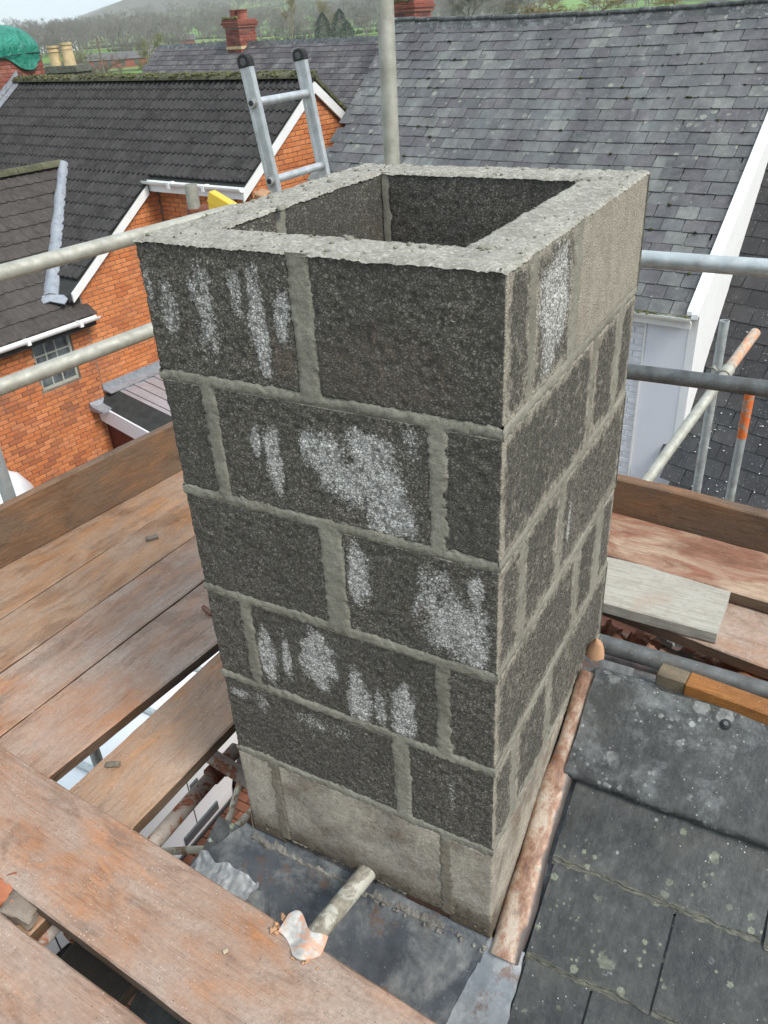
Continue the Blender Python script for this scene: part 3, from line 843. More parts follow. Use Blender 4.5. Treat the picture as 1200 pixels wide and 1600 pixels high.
chimney = thing('block_chimney', 'newly built open topped chimney of dark dense concrete blocks with pale mortar joints', 'chimney', (0, 0, -1.5))
FR, RI, TOP, INB, INL, INF = (1, -1), (0, 1), (2, 1), (1, -1), (0, 1), (1, 1)
COURSES = [
  dict(F=[(0, .292), (.324, W)], R=[(.112, .288), (.316, D)], L=[(.112, .252), (.275, D)], B=[(.112, .512)]),
  dict(F=[(.110, .510)], R=[(0, .436), (.453, .600)], L=[(0, .440), (.452, .612)], B=[(0, .300), (.312, W)]),
  dict(F=[(0, .297), (.336, W)], R=[(.115, .297), (.314, D)], L=[(.112, .440), (.452, D)], B=[(.112, .512)]),
  dict(F=[(.106, .512)], R=[(0, .440), (.456, .590)], L=[(0, .440), (.452, .612)], B=[(0, .300), (.312, W)]),
  dict(F=[(0, .415), (.445, W)], R=[(.115, .300), (.316, D)], L=[(.112, .440), (.452, D)], B=[(.112, .512)]),
  dict(F=[(.110, .512)], R=[(0, .440), (.456, .600)], L=[(0, .440), (.452, .612)], B=[(0, .300), (.312, W)]),
]
front_rects, right_rects, seed = [], [], 100
for ci, c in enumerate(COURSES):
    z1 = -0.225 * ci - (0.006 if ci else 0.0)
    z0 = -0.225 * (ci + 1) + 0.007 if ci < 5 else ZB
    base = ci == 5
    topf = [TOP] if ci == 0 else []
    sm0 = 0.80 if base else 0.0
    def blk(x0, x1, y0, y1, fine, **kw):
        global seed
        seed += 1
        kw.setdefault('smear', sm0)
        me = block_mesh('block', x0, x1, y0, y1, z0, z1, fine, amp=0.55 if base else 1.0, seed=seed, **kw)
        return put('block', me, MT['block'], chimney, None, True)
    corner_front = ci % 2 == 0
    zb_keep = z0
    if base: z0 = -1.388
    for x0, x1 in c['F']:
        blk(x0, x1, 0, T, [FR] + ([RI] if x1 > W - .01 else []) + topf)
        front_rects.append((x0, x1, z0, z1))
    if not corner_front:
        front_rects += [(0, .088, z0, z1), (.534, W, z0, z1)]
    else:
        right_rects.append((0, .093, z0, z1))
    z0 = zb_keep
    for y0, y1 in c['R']:
        fine = [RI] + ([FR] if y0 < .01 else []) + topf
        o = blk(W - T, W, y0, y1, fine, smear=0.92 if (ci == 0 and y0 > .3) else sm0, res=0.0045)
        if ci == 0 and y0 > .3: o['label'] = 'pale block smeared smooth with mortar'
        right_rects.append((y0, y1, z0, z1))
    if not corner_front: right_rects.append((.628, D, z0, z1))
    for y0, y1 in c['L']:
        blk(0, T, y0, y1, ([RI] if ci < 3 else []) + ([FR] if y0 < .01 else [(0, -1)] if ci >= 3 else []) + topf, res=0.006)
    for x0, x1 in c['B']:
        blk(x0, x1, D - T, D, ([FR] if ci < 3 else [(1, 1)]) + ([RI] if x1 > W - .01 else []) + topf, res=0.006)

def mortar_sheet(along, rects, axis, plane, sgn, a0, a1, res, seed, zt=-0.001, zb=ZB):
    """one face of the bed and perpend mortar: proud at the joints, dipping under the block faces"""
    na = max(2, int((a1 - a0) / res)); nz = max(2, int((zt - zb) / res))
    A, Z = np.meshgrid(np.linspace(a0, a1, na + 1), np.linspace(zb, zt, nz + 1), indexing='ij')
    a = A.ravel(); z = Z.ravel()
    d = np.full(len(a), -1.0)
    for x0, x1, z0, z1 in rects:
        if x0 < a0 + .004: x0 -= .1
        if x1 > a1 - .004: x1 += .1
        if z1 > -.004: z1 += .1
        d = np.maximum(d, np.minimum(np.minimum(a - x0, x1 - a), np.minimum(z - z0, z1 - z)))
    P3 = np.stack([a, np.full_like(a, seed * 3.1), z], 1)
    n1 = fbm(P3, 30, 3, seed) - 0.5; n2 = fbm(P3, 110, 3, seed + 5) - 0.5
    n3 = fbm(P3, 300, 2, seed + 7) - .5
    dd = d + 0.0012 - n1 * 0.007 - n2 * 0.010 - n3 * .006
    h = np.where(dd < 0, -0.0007, -0.0007 - dd * 0.55)
    h = np.clip(h, -0.011, None) + np.where(dd < 0.004, n2 * 0.0018 + n1 * 0.0022 + n3 * .0018, 0)
    a = np.where(h < -.0025, np.clip(a, a0 + .009, a1 - .009), a)
    # struck edge under each bed
    P = np.empty((len(a), 3)); o = 1 - axis
    P[:, o] = a; P[:, 2] = z; P[:, axis] = plane + sgn * h
    idx = np.arange(len(a)).reshape(A.shape)
    F = np.stack([idx[:-1, :-1], idx[1:, :-1], idx[1:, 1:], idx[:-1, 1:]], -1).reshape(-1, 4)
    if (axis == 1) == (sgn > 0): F = F[:, ::-1]
    return P, F
sheets = [mortar_sheet('x', front_rects, 1, 0.0, -1, 0.0, W + .0004, 0.0032, 1, zb=-1.386),
          mortar_sheet('y', right_rects, 0, W, 1, -.0004, D, 0.0040, 2)]
inner_l = []; inner_b = []; left_r = []; back_r = []
for ci, c in enumerate(COURSES):
    z1 = -0.225 * ci - (0.006 if ci else 0.0); z0 = -0.225 * (ci + 1) + 0.007
    inner_l += [(y0, y1, z0, z1) for y0, y1 in c['L']]
    left_r += [(y0, y1, z0, z1) for y0, y1 in c['L']] + ([(0, T, z0, z1)] if ci % 2 == 0 else [(D - T, D, z0, z1)])
    inner_b += [(x0, x1, z0, z1) for x0, x1 in c['B']]
sheets.append(mortar_sheet('y', inner_l, 0, T, 1, T, D - T, 0.008, 3))
sheets.append(mortar_sheet('x', inner_b, 1, D - T, -1, T, W - T, 0.008, 4))
sheets.append(mortar_sheet('y', left_r, 0, 0.0, -1, 0, D, 0.008, 5))
sheets.append(mortar_sheet('x', inner_b, 1, D, 1, 0, W, 0.012, 6))
sheets.append(mortar_sheet('x', front_rects, 1, T, 1, T, W - T, 0.012, 7))
sheets.append(mortar_sheet('y', right_rects, 0, W - T, -1, T, D - T, 0.012, 8))
Vs, Fs, k = [], [], 0
for P, F in sheets:
    Vs.append(P); Fs.append(F + k); k += len(P)
mo = put('mortar', npmesh('mortar', np.concatenate(Vs), np.concatenate(Fs)), MT['mortar'], chimney, None, True)
Vs, Fs, k = [], [], 0
# rough mortar skin on the top course
rects_top = [(0, W, 0, T), (0, W, D - T, D), (0, T, T, D - T), (W - T, W, T, D - T)]
for i, (x0, x1, y0, y1) in enumerate(rects_top):
    nx = max(2, int((x1 - x0) / .004)); ny = max(2, int((y1 - y0) / .004))
    X, Y = np.meshgrid(np.linspace(x0, x1, nx + 1), np.linspace(y0, y1, ny + 1), indexing='ij')
    P = np.stack([X.ravel(), Y.ravel(), np.zeros(X.size)], 1)
    dj = np.minimum.reduce([np.abs(P[:, 0] - .308) + 9 * (P[:, 1] > T), np.abs(P[:, 1] - .302) + 9 * (P[:, 0] < W - T), np.abs(P[:, 1] - .262) + 9 * (P[:, 0] > T),
                            np.abs(P[:, 1] - .106) + 9 * ((P[:, 0] > T) & (P[:, 0] < W - T)), np.abs(P[:, 0] - .106) + 9 * (P[:, 1] < D - T), np.abs(P[:, 0] - .518) + 9 * (P[:, 1] < D - T)])
    e = np.minimum.reduce([P[:, 0] - 0.0, W - P[:, 0], P[:, 1], D - P[:, 1]])
    hole = np.maximum(np.abs(P[:, 0] - W / 2) - (W / 2 - T), np.abs(P[:, 1] - D / 2) - (D / 2 - T))
    e = np.minimum(e, hole)
    n1 = fbm(P, 26, 3, 31) - 0.5; n2 = fbm(P, 95, 3, 33) - 0.5; n3 = fbm(P, 260, 2, 35) - .5
    P[:, 2] = -0.0004 + n1 * 0.0035 + n2 * 0.0032 + n3 * 0.0036 + 0.0022 * np.clip(1 - dj / .014, 0, 1) - 0.0045 * np.clip(1 - e / .005, 0, 1) + np.where(P[:, 0] > W - T, .0008, 0)
    idx = np.arange(len(P)).reshape(X.shape)
    F = np.stack([idx[:-1, :-1], idx[1:, :-1], idx[1:, 1:], idx[:-1, 1:]], -1).reshape(-1, 4)
    Vs.append(P); Fs.append(F + k); k += len(P)
mo = put('rim_skin', npmesh('rim_skin', np.concatenate(Vs), np.concatenate(Fs)), MT['rim'], chimney, None, True)

def lump_proto(seed, sub=2):
    bm = bmesh.new()
    bmesh.ops.create_icosphere(bm, subdivisions=sub, radius=1.0)
    for v in bm.verts:
        v.co *= 1 + 0.55 * (mnoise.noise(v.co * 1.3 + Vector((seed * 7.1, 0, 0)))) + 0.25 * mnoise.noise(v.co * 3.1 + Vector((seed, 5, 0)))
    co = np.array([v.co[:] for v in bm.verts]); fs_ = np.array([[v.index for v in f.verts] for f in bm.faces])
    bm.free()
    return co, fs_
LUMPS = [lump_proto(i) for i in range(5)]
LUMPS1 = [lump_proto(i, 1) for i in range(5)]
def lumps_mesh(name, lst, protos=LUMPS):
    """lst: (x, y, z, size, flatness)"""
    Vs, Fs, k = [], [], 0
    for i, (x, y, z, s_, fl) in enumerate(lst):
        co, fs_ = protos[i % 5]
        a = i * 2.4
        R = np.array(((math.cos(a), -math.sin(a), 0), (math.sin(a), math.cos(a), 0), (0, 0, 1)))
        Vs.append((co * np.array((s_, s_ * 0.8, s_ * fl))) @ R.T + np.array((x, y, z))); Fs.append(fs_ + k); k += len(co)
    return npmesh(name, np.concatenate(Vs), np.concatenate(Fs))
cr = []
for i in range(110):
    u = random.random() * 2 * (W + D)
    e = random.choice((0.012, 0.02, 0.09, 0.05, 0.085)) + random.uniform(-.01, .01)
    if u < W: p = (u, e)
    elif u < W + D: p = (W - e, u - W)
    elif u < 2 * W + D: p = (u - W - D, D - e)
    else: p = (e, u - 2 * W - D)
    s_ = random.choice((.0016, .002, .0026, .0035, .002))
    cr.append((p[0], p[1], 0.001, s_, .75))
for x, y, s_ in ((.345, .088, .012), (.33, .1, .007), (.548, .095, .010), (.56, .09, .006), (.47, .075, .007), (.11, .25, .014), (.10, .27, .010), (.09, .255, .009), (.585, .30, .009), (.06, .20, .008), (.04, .1, .009), (.05, .42, .010), (.055, .5, .012), (.03, .33, .011), (.02, .45, .009), (.02, .15, .008), (.045, .62, .010), (.51, .66, .008), (.44, .70, .012), (.38, .70, .008)):
    cr.append((x, y, .0005, s_ * .62, .6))
o = put('mortar_crumbs', lumps_mesh('mortar_crumbs', cr), MT['mortar'], chimney, None, True)
o['kind'] = 'stuff'
# old bricks under the new block work and the ragged mortar fillet along the lead
for i in range(3):
    x0 = .004 + i * .207
    m = MB().box(x0, x0 + .198, (.030, .034, .008)[i], .099, -1.485, -1.394)
    m.obj('old_brick', MT['brick_old'], chimney, True, bevel=.006, bseg=2)
def fillet_strip(x0, x1, seed):
    nx, ny = int((x1 - x0) / .0035), 12
    vs_, fs_ = [], []
    for i in range(nx + 1):
        x = x0 + (x1 - x0) * i / nx
        for j in range(ny + 1):
            v = j / ny
            y = .030 - .050 * v + .006 * mnoise.noise(Vector((x * 30, v * 2, seed)))
            n = .004 * mnoise.noise(Vector((x * 38, v * 3, seed))) + .005 * mnoise.noise(Vector((x * 80, y * 80, seed))) + .003 * mnoise.noise(Vector((x * 190, y * 190, seed)))
            z = -1.396 - .032 * v ** .8 + n - (.010 if .10 < x < .34 else 0) * (1 - v)
            if j == ny: z -= .02
            vs_.append((x, y, z))
    for i in range(nx):
        for j in range(ny):
            a = i * (ny + 1) + j; fs_.append((a, a + 1, a + ny + 2, a + ny + 1))
    MB().add(vs_, fs_).obj('mortar_fillet', MT['fillet'], chimney, True)
fillet_strip(.0, .105, 3); fillet_strip(.325, .52, 7)
fillet_strip(.105, .325, 11)
fl = []
for i in range(90):
    x = random.uniform(.30, W)
    fl.append((x, random.uniform(-.022, .004), -1.424 - random.random() * .010, random.choice((.002, .003, .0045, .006)), .7))
o = put('mortar_crumbs', lumps_mesh('mortar_crumbs', fl), MT['fillet'], chimney, None, True)
o['kind'] = 'stuff'

# ------------------------------------------------------------------ our own slate roof under the chimney
S, ZR0 = 0.60, -1.455          # roof plane z = ZR0 + S*y
RIDGE_Y = 0.555
def rz(y): return ZR0 + S * y
terrace = thing('terrace_house', 'dark slate roofed house under the chimney, big weathered slates and grey ridge capping', 'house', (1.2, -1.0, -7.0))
m = MB()
m.prism([(-2.6, rz(-2.6) - .06), (RIDGE_Y, rz(RIDGE_Y) - .06), (1.6, rz(RIDGE_Y) - .06 - .6 * (1.6 - RIDGE_Y)), (1.6, -7.0), (-2.45, -7.0), (-2.45, rz(-2.6) - .2)], 0, -.07, 3.6)
m.obj('wall', MT['brick_old'], terrace, True)
ang = math.atan(S)
def slate(x0, x1, ylow, ln, th, lift, seed):
    """one slate lying on the slope: tail at ylow, ragged flaked tail edge"""
    rr = random.Random(seed)
    nx = 46
    ca, sa = math.cos(ang), math.sin(ang)
    vs_ = []; fs_ = []
    # rows across the tail: bottom edge, two flake steps, top edge, then the head
    prof = [(0.0, -.001), (0.000, th * .25), (.0065, th * .38), (.0075, th * .60), (.0145, th * .72), (.0155, th * .92), (.022, th), (.06, th), (ln, th), (ln, -.001)]
    for k, (s_, h) in enumerate(prof):
        for i in range(nx + 1):
            t = i / nx
            x = x0 + (x1 - x0) * t
            j = 0.0
            if k < 7:
                j = 0.007 * mnoise.noise(Vector((x * 17 + seed, k * .6, seed * 1.7))) + .006 * mnoise.noise(Vector((x * 60, k * 2.1, seed))) * (1 if k else .4)
                if k == 0 or k == 1: j = .006 * mnoise.noise(Vector((x * 15 + seed, 0, seed * 1.7))) + .003 * mnoise.noise(Vector((x * 60, 0, seed)))
            xx = x
            if i in (0, nx): xx += 0.0022 * mnoise.noise(Vector((s_ * 20, i, seed)))
            sl = s_ + j * (1 if k < 7 else 0)
            hh = h + lift * (1 - sl / ln) + 0.002 * mnoise.noise(Vector((x * 5, sl * 5, seed))) * (1 if 1 < k < 9 else 0)
            y = ylow + sl * ca - hh * sa
            vs_.append((xx, y, rz(ylow) + sl * sa + hh * ca))
    n = nx + 1
    for k in range(len(prof)):
        k2 = (k + 1) % len(prof)
        for i in range(nx):
            fs_.append((k * n + i, k * n + i + 1, k2 * n + i + 1, k2 * n + i))
    fs_.append(tuple(k * n for k in range(len(prof)))); fs_.append(tuple(k * n + nx for k in range(len(prof)))[::-1])
    me = MB().add(vs_, fs_).mesh('slate')
    at = me.attributes.new('edge', 'FLOAT', 'POINT')
    at.data.foreach_set('value', [1.0 if 0 <= q // n < 6 else 0.0 for q in range(len(vs_))])
    return put('slate', me, MT['near_slate'], terrace, None, True)
rows = [(.365, .155), (.185, None), (.012, None), (-.160, None), (-.33, None), (-.50, None), (-.67, None), (-.84, None), (-1.01, None), (-1.18, None), (-1.35, None), (-1.6, None)]
k = 0
joints = {0: [.695, .985, 1.29, 1.6, 1.9, 2.2, 2.5, 2.8, 3.1, 3.4], 1: [.690, 1.118, 1.40, 1.7, 2.0, 2.29, 2.6, 2.9, 3.2, 3.48], 2: [.697, .955, 1.245, 1.55, 1.85, 2.15, 2.45, 2.75, 3.05, 3.35], 3: [.70, .84, 1.10, 1.39, 1.7, 2.0, 2.3, 2.6, 2.9, 3.2, 3.5]}
for i, (yl, _) in enumerate(rows):
    if i > 8: break
    if i < 4: js = joints[i]
    else:
        st = -.12 + (.14 if i % 2 else 0.0); js = [st + .29 * q for q in range(13)]
    for a, b in zip(js, js[1:]):
        if i < 1 and a < .6: continue
        k += 1
        slate(a + .002, b - .003, yl, .40 if i else .22, .014, .013, k * 3.3)
    if False:
        for a, b in ((-.12, .13), (.135, .41), (.415, .69)):
            k += 1
            slate(a, b, yl - .05, .20, .009, .011, k * 3.3)
# ridge capping
def ridge_piece(x0, x1, seed):
    prof = []
    yl = .345
    ca, sa = math.cos(ang), math.sin(ang)
    for s_, h in ((0, .026), (0, .040), (.005, .047), (.013, .050), (.10, .048), (.20, .046), (.238, .050), (.252, .053)):
        prof.append((yl + s_ * ca - h * sa, rz(yl) + s_ * sa + h * ca))
    top = prof[-1]
    prof += [(top[0] + .02, top[1] - .004), (top[0] + .16, top[1] - .12), (top[0] + .15, top[1] - .14), (top[0] + .006, top[1] - .03), (yl + .03, rz(yl + .03) + .006)]
    nx = 40
    vs_ = []; n = len(prof)
    for i in range(nx + 1):
        x = x0 + (x1 - x0) * i / nx
        for q, (y, z) in enumerate(prof):
            w_ = .003 * mnoise.noise(Vector((x * 9, q * .3, seed)))
            e = .004 * mnoise.noise(Vector((x * 30, q, seed))) if q < 3 else 0
            xe = .004 * mnoise.noise(Vector((q * 1.1, i, seed))) if i in (0, nx) else 0
            vs_.append((x + xe, y + e, z + w_ + e * .5))
    fs_ = [(i * n + q, i * n + (q + 1) % n, (i + 1) * n + (q + 1) % n, (i + 1) * n + q) for i in range(nx) for q in range(n)]
    fs_ += [tuple(range(n))[::-1], tuple(nx * n + q for q in range(n))]
    return MB().add(vs_, fs_)
rt = ridge_piece(.665, 1.30, 4).obj('ridge_tile', MT['near_ridge'], terrace, True, smooth=True)
for q_ in range(4): ridge_piece(1.306 + q_ * .55, 1.306 + q_ * .55 + .545, 9 + q_ * 3).obj('ridge_tile', MT['near_ridge'], terrace, True, smooth=True)
# fixing screw with rubber washer
sx, sy = .962, .508
sz = rz(.345) + .207 * math.sin(ang) + .05
nrm = Vector((0, -math.sin(ang), math.cos(ang)))
p = Vector((sx, sy, sz))
m = MB().tube(p - nrm * .006, p + nrm * .001, .0115, .0115, 20).tube(p + nrm * .0012, p + nrm * .003, .0105, .0095, 20)
sc_ = m.obj('screw_washer', MT['black_trim'], terrace, True, smooth=True)
MB().tube(p + nrm * .0032, p + nrm * .009, .0058, .0052, 8).obj('screw_head', MT['galv_dark'], terrace, True)

# lead work at the foot of the chimney
def grid_sheet(name, x0, x1, y0, y1, nx, ny, fz, material, parent, th=.003, edge=None):
    vs_ = []
    for lay in (0, 1):
        for i in range(nx + 1):
            for j in range(ny + 1):
                u, v = i / nx, j / ny
                x = x0 + (x1 - x0) * u; y = y0 + (y1 - y0) * v
                if edge: x, y = edge(u, v, x, y)
                vs_.append((x, y, fz(x, y) - lay * th))
    n = (nx + 1) * (ny + 1)
    I = lambda i, j, l=0: l * n + i * (ny + 1) + j
    fs_ = []
    for i in range(nx):
        for j in range(ny):
            fs_.append((I(i, j), I(i + 1, j), I(i + 1, j + 1), I(i, j + 1)))
            fs_.append((I(i, j, 1), I(i, j + 1, 1), I(i + 1, j + 1, 1), I(i + 1, j, 1)))
    for i in range(nx):
        fs_ += [(I(i, 0), I(i, 0, 1), I(i + 1, 0, 1), I(i + 1, 0)), (I(i, ny), I(i + 1, ny), I(i + 1, ny, 1), I(i, ny, 1))]
    for j in range(ny):
        fs_ += [(I(0, j), I(0, j + 1), I(0, j + 1, 1), I(0, j, 1)), (I(nx, j), I(nx, j, 1), I(nx, j + 1, 1), I(nx, j + 1))]
    return MB().add(vs_, fs_).obj(name, material, parent, True, smooth=True)
def apron_z(x, y):
    n = .006 * mnoise.noise(Vector((x * 9, y * 9, 2))) + .0025 * mnoise.noise(Vector((x * 28, y * 28, 5)))
    z = rz(y) + .026 + n
    if y > -.045: z += (y + .045) * .30          # turns up towards the chimney face
    return z
def apron_edge(u, v, x, y):
    xl = max(-.128, -.030 + min(0, y) * 1.05) + .014 * mnoise.noise(Vector((y * 22, 1, 4)))
    return xl + (.615 - xl) * u, y
grid_sheet('lead_apron', -.150, .615, -.30, .006, 90, 40, apron_z, MT['lead'], terrace, edge=apron_edge)
# pale crumpled fold of lead at the verge
def fold_z(x, y):
    return apron_z(x, y) + .004 + .010 * max(0, mnoise.noise(Vector((x * 24, y * 24, 7)))) + .008 * abs(mnoise.noise(Vector((x * 40, y * 40, 3)))) + .004 * mnoise.noise(Vector((x * 90, y * 90, 3)))
def fold_edge(u, v, x, y):
    x += .05 * (v - .5) * u + .016 * mnoise.noise(Vector((v * 6, u * 2, 9)))
    y += .016 * mnoise.noise(Vector((u * 5, v * 2, 3)))
    return x, y
grid_sheet('lead_fold', -.118, .040, -.22, -.078, 60, 46, fold_z, MT['lead_pale'], terrace, edge=fold_edge)
def tongue_edge(u, v, x, y):
    x0 = .575 + (.612 - .575) * min(1, v / .82); x1 = .708 - .012 * v
    return x0 + (x1 - x0) * u + .003 * mnoise.noise(Vector((u * 3, v * 9, 1))), y
def tongue_z(x, y): return rz(y) + .030 + .003 * mnoise.noise(Vector((x * 16, y * 16, 3))) + .006 * math.exp(-((x - .655) / .03) ** 2)
grid_sheet('lead_tongue', .57, .70, -.20, .012, 30, 36, tongue_z, MT['lead_pale'], terrace, th=.006, edge=tongue_edge)
# dark lead gutter strip beside the chimney
def gut_z(x, y): return rz(y) + .004 + .002 * mnoise.noise(Vector((x * 20, y * 20, 8)))
grid_sheet('lead_gutter', .60, .74, -.30, .60, 10, 50, gut_z, MT['lead'], terrace)
# half-round rust-stained flashing strip that runs up the right face
def half_round(pts, name, material, parent, seg=14, a0=0.0, a1=PI, th=.004):
    vs_ = []
    n = seg + 1
    for lay in (0, 1):
        for (c, r, tl) in pts:
            for i in range(n):
                a = a0 + (a1 - a0) * i / seg + tl
                rr_ = r - lay * th
                q_ = math.sin(a) * rr_ * (.62 + .25 * max(0, -math.cos(a)))
                vs_.append((c[0] + math.cos(a) * rr_ * 1.12, c[1] - q_ * math.sin(ang), c[2] + q_ * math.cos(ang)))
    P_ = len(pts); N = P_ * n; fs_ = []
    for k_ in range(P_ - 1):
        for i in range(seg):
            a = k_ * n + i
            fs_ += [(a, a + 1, a + n + 1, a + n), (N + a, N + a + n, N + a + n + 1, N + a + 1)]
    for k_ in range(P_ - 1):
        for i in (0, seg):
            a = k_ * n + i; fs_.append((a, a + n, N + a + n, N + a))
    for i in range(seg):
        for k_ in (0, P_ - 1):
            a = k_ * n + i; fs_.append((a, a + 1, N + a + 1, N + a))
    return MB().add(vs_, fs_).obj(name, material, parent, True, smooth=True)
pts = []
for q in range(46):
    t = q / 45
    y = .545 - t * .555
    r = .0225 + .0075 * t + .0018 * math.sin(t * 17) + .0012 * mnoise.noise(Vector((t * 14, 0, 1)))
    x = W + .0255 + .0075 * t + .002 * math.sin(t * 9)
    if t > .36: r += .0015
    pts.append(((x, y, rz(y) + .030 + .004 * math.sin(t * 5)), r, .03 * math.sin(t * 8)))
half_round(pts, 'flashing_strip', MT['strip'], terrace, a1=PI * .98)
# grit and brick crumbs caught in the gutter
lst = [(random.uniform(.694, .716), y, rz(y) + .012, random.choice((.002, .003, .0045)), .8) for y in [random.uniform(-.05, .22) for _ in range(46)]]
o = put('gutter_grit', lumps_mesh('gutter_grit', lst), MT['brick_rubble'], terrace, None, True); o['kind'] = 'stuff'
MT['shade_wood'] = mat_wood('gap_shade_wood', (.022, .018, .014), (.03, .024, .018), (.03, .025, .02), .4, .1, .5)  # near-black colour that stands in for deep shadow in the gap
# ------------------------------------------------------------------ scaffold boards
def board(label, c0, c1, width, th, material, name='scaffold_board', cat='board', group=None, seed=0, warp=.003, width1=None):
    """c0, c1: the ends of one top edge line (x, y, z of the top); the board reaches width to the right of c0->c1 (side=0) """
    c0 = Vector(c0); c1 = Vector(c1)
    d = c1 - c0; ln = d.length; d.normalize()
    z_ = Vector((0, 0, 1)); w_ = d.cross(z_).normalized(); z_ = w_.cross(d)
    mid = (c0 + c1) / 2 + w_ * width / 2
    M = Matrix(((d.x, -w_.x, z_.x, mid.x), (d.y, -w_.y, z_.y, mid.y), (d.z, -w_.z, z_.z, mid.z - th / 2), (0, 0, 0, 1)))
    hw, ht, b = width / 2, th / 2, .004
    prof = [(-hw, -ht + b), (-hw + b, -ht), (-hw * .33, -ht), (hw * .33, -ht), (hw - b, -ht), (hw, -ht + b), (hw, ht - b), (hw - b, ht), (hw * .6, ht), (hw * .2, ht), (-hw * .2, ht), (-hw * .6, ht), (-hw + b, ht), (-hw, ht - b)]
    nx = 70; n = len(prof)
    vs_ = []
    for i in range(nx + 1):
        x = -ln / 2 + ln * i / nx
        for q, (y, z) in enumerate(prof):
            e = 1.0 if abs(y) > hw - b * 1.5 else 0.25
            if width1 is not None and y < 0: y = y - (width1 - width) * i / nx * (-y / hw)
            yy = y + e * (.0030 * mnoise.noise(Vector((x * 3, seed, y * 3))) + .0018 * mnoise.noise(Vector((x * 22, seed, q * .4))))
            zz = z + warp * mnoise.noise(Vector((x * 1.3, seed * 3.1, y * 4))) + .0012 * mnoise.noise(Vector((x * 18, q, seed)))
            xe = .004 * mnoise.noise(Vector((y * 30, i, seed))) if i in (0, nx) else 0
            vs_.append((x + xe, yy, zz))
    fs_ = [(i * n + q, (i + 1) * n + q, (i + 1) * n + (q + 1) % n, i * n + (q + 1) % n) for i in range(nx) for q in range(n)]
    fs_ += [tuple(range(n)), tuple(nx * n + q for q in range(n))[::-1]]
    me = MB().add(vs_, fs_).mesh(name)
    o = put(name, me, material, None, M)
    return tag(o, label, cat, group)

def along(p0, p1, y):
    t = (y - p0[1]) / (p1[1] - p0[1])
    return p0[0] + (p1[0] - p0[0]) * t
ZL, ZF = -1.32, -1.28
GL = 'boards of the scaffold deck left of the chimney'
e1 = ((-.955, .056), (-.911, .871)); e2 = ((-.74, -.118), (-.697, .685)); e3 = ((-.509, -.149), (-.454, .419)); e4 = ((-.440, -.149), (-.408, .378))
def lb(label, e, w, y0, y1, mat_, seed, off=0.0, w1=None):
    # the right-hand edge of the board is the measured line; it reaches w to the left
    c1 = Vector((along(*e, y1) + off, y1, ZL)); c0 = Vector((along(*e, y0) + off, y0, ZL))
    d = (c1 - c0).normalized(); w_ = Vector((d.y, -d.x, 0))
    return board(label, c0 - w_ * w, c1 - w_ * w, w, .038, mat_, group=GL, seed=seed, width1=w1)
lb('tan deck board at the foot of the left toe board', e1, .275, -.9, 2.0, MT['wood'], 3, -.226)
lb('deck board second from the left toe board, with a lump of mortar lying on it', e1, .222, -.9, 2.0, MT['wood'], 5, -.001)
lb('pinkish deck board between two narrow gaps, middle of the left deck', e2, .220, -.9, 1.9, MT['wood_dusty'], 8, -.001)
q_ = lambda y: along(*e2, y) + .004
wd_ = lambda y: (along(*e3, y) - q_(y))
board('dusty deck board beside the wide slit that shows white below', (q_(-.9), -.9, ZL), (q_(1.8), 1.8, ZL), wd_(-.9), .038, MT['wood_dusty'], group=GL, seed=11, width1=wd_(1.8))
c0 = (-.487 + .047, -.85, ZL)
lb('grey and amber deck board nearest the chimney, right of the wide slit', ((-.206, -.169), (-.198, .171)), .226, -.75, 1.7, MT['wood'], 14, 0)
# front boards laid across the others
def xb(label, p0, p1, w, z, mat_, seed, group, th=.038):
    return board(label, (p0[0], p0[1], z), (p1[0], p1[1], z), w, th, mat_, group=group, seed=seed)
GF = 'boards laid across the front of the chimney'
d = Vector((1.302, -.095, 0)).normalized()
f0 = Vector((-.669, -.162, 0))
a_, b_ = f0 - d * .75, f0 + d * 1.75
xb('dusty pink board laid across the deck in front of the chimney foot', a_, b_, .236, ZF, MT['wood_dusty'], 21, GF)
g0 = Vector((-.279, -.478, 0)); dg = Vector((.433, -.025, 0)).normalized()
a_, b_ = g0 - dg * 1.0, g0 + dg * 1.5
xb('reddish grained board in the bottom left corner, nearest the viewer', a_, b_, .228, ZF, MT['wood_dusty'], 27, GF)

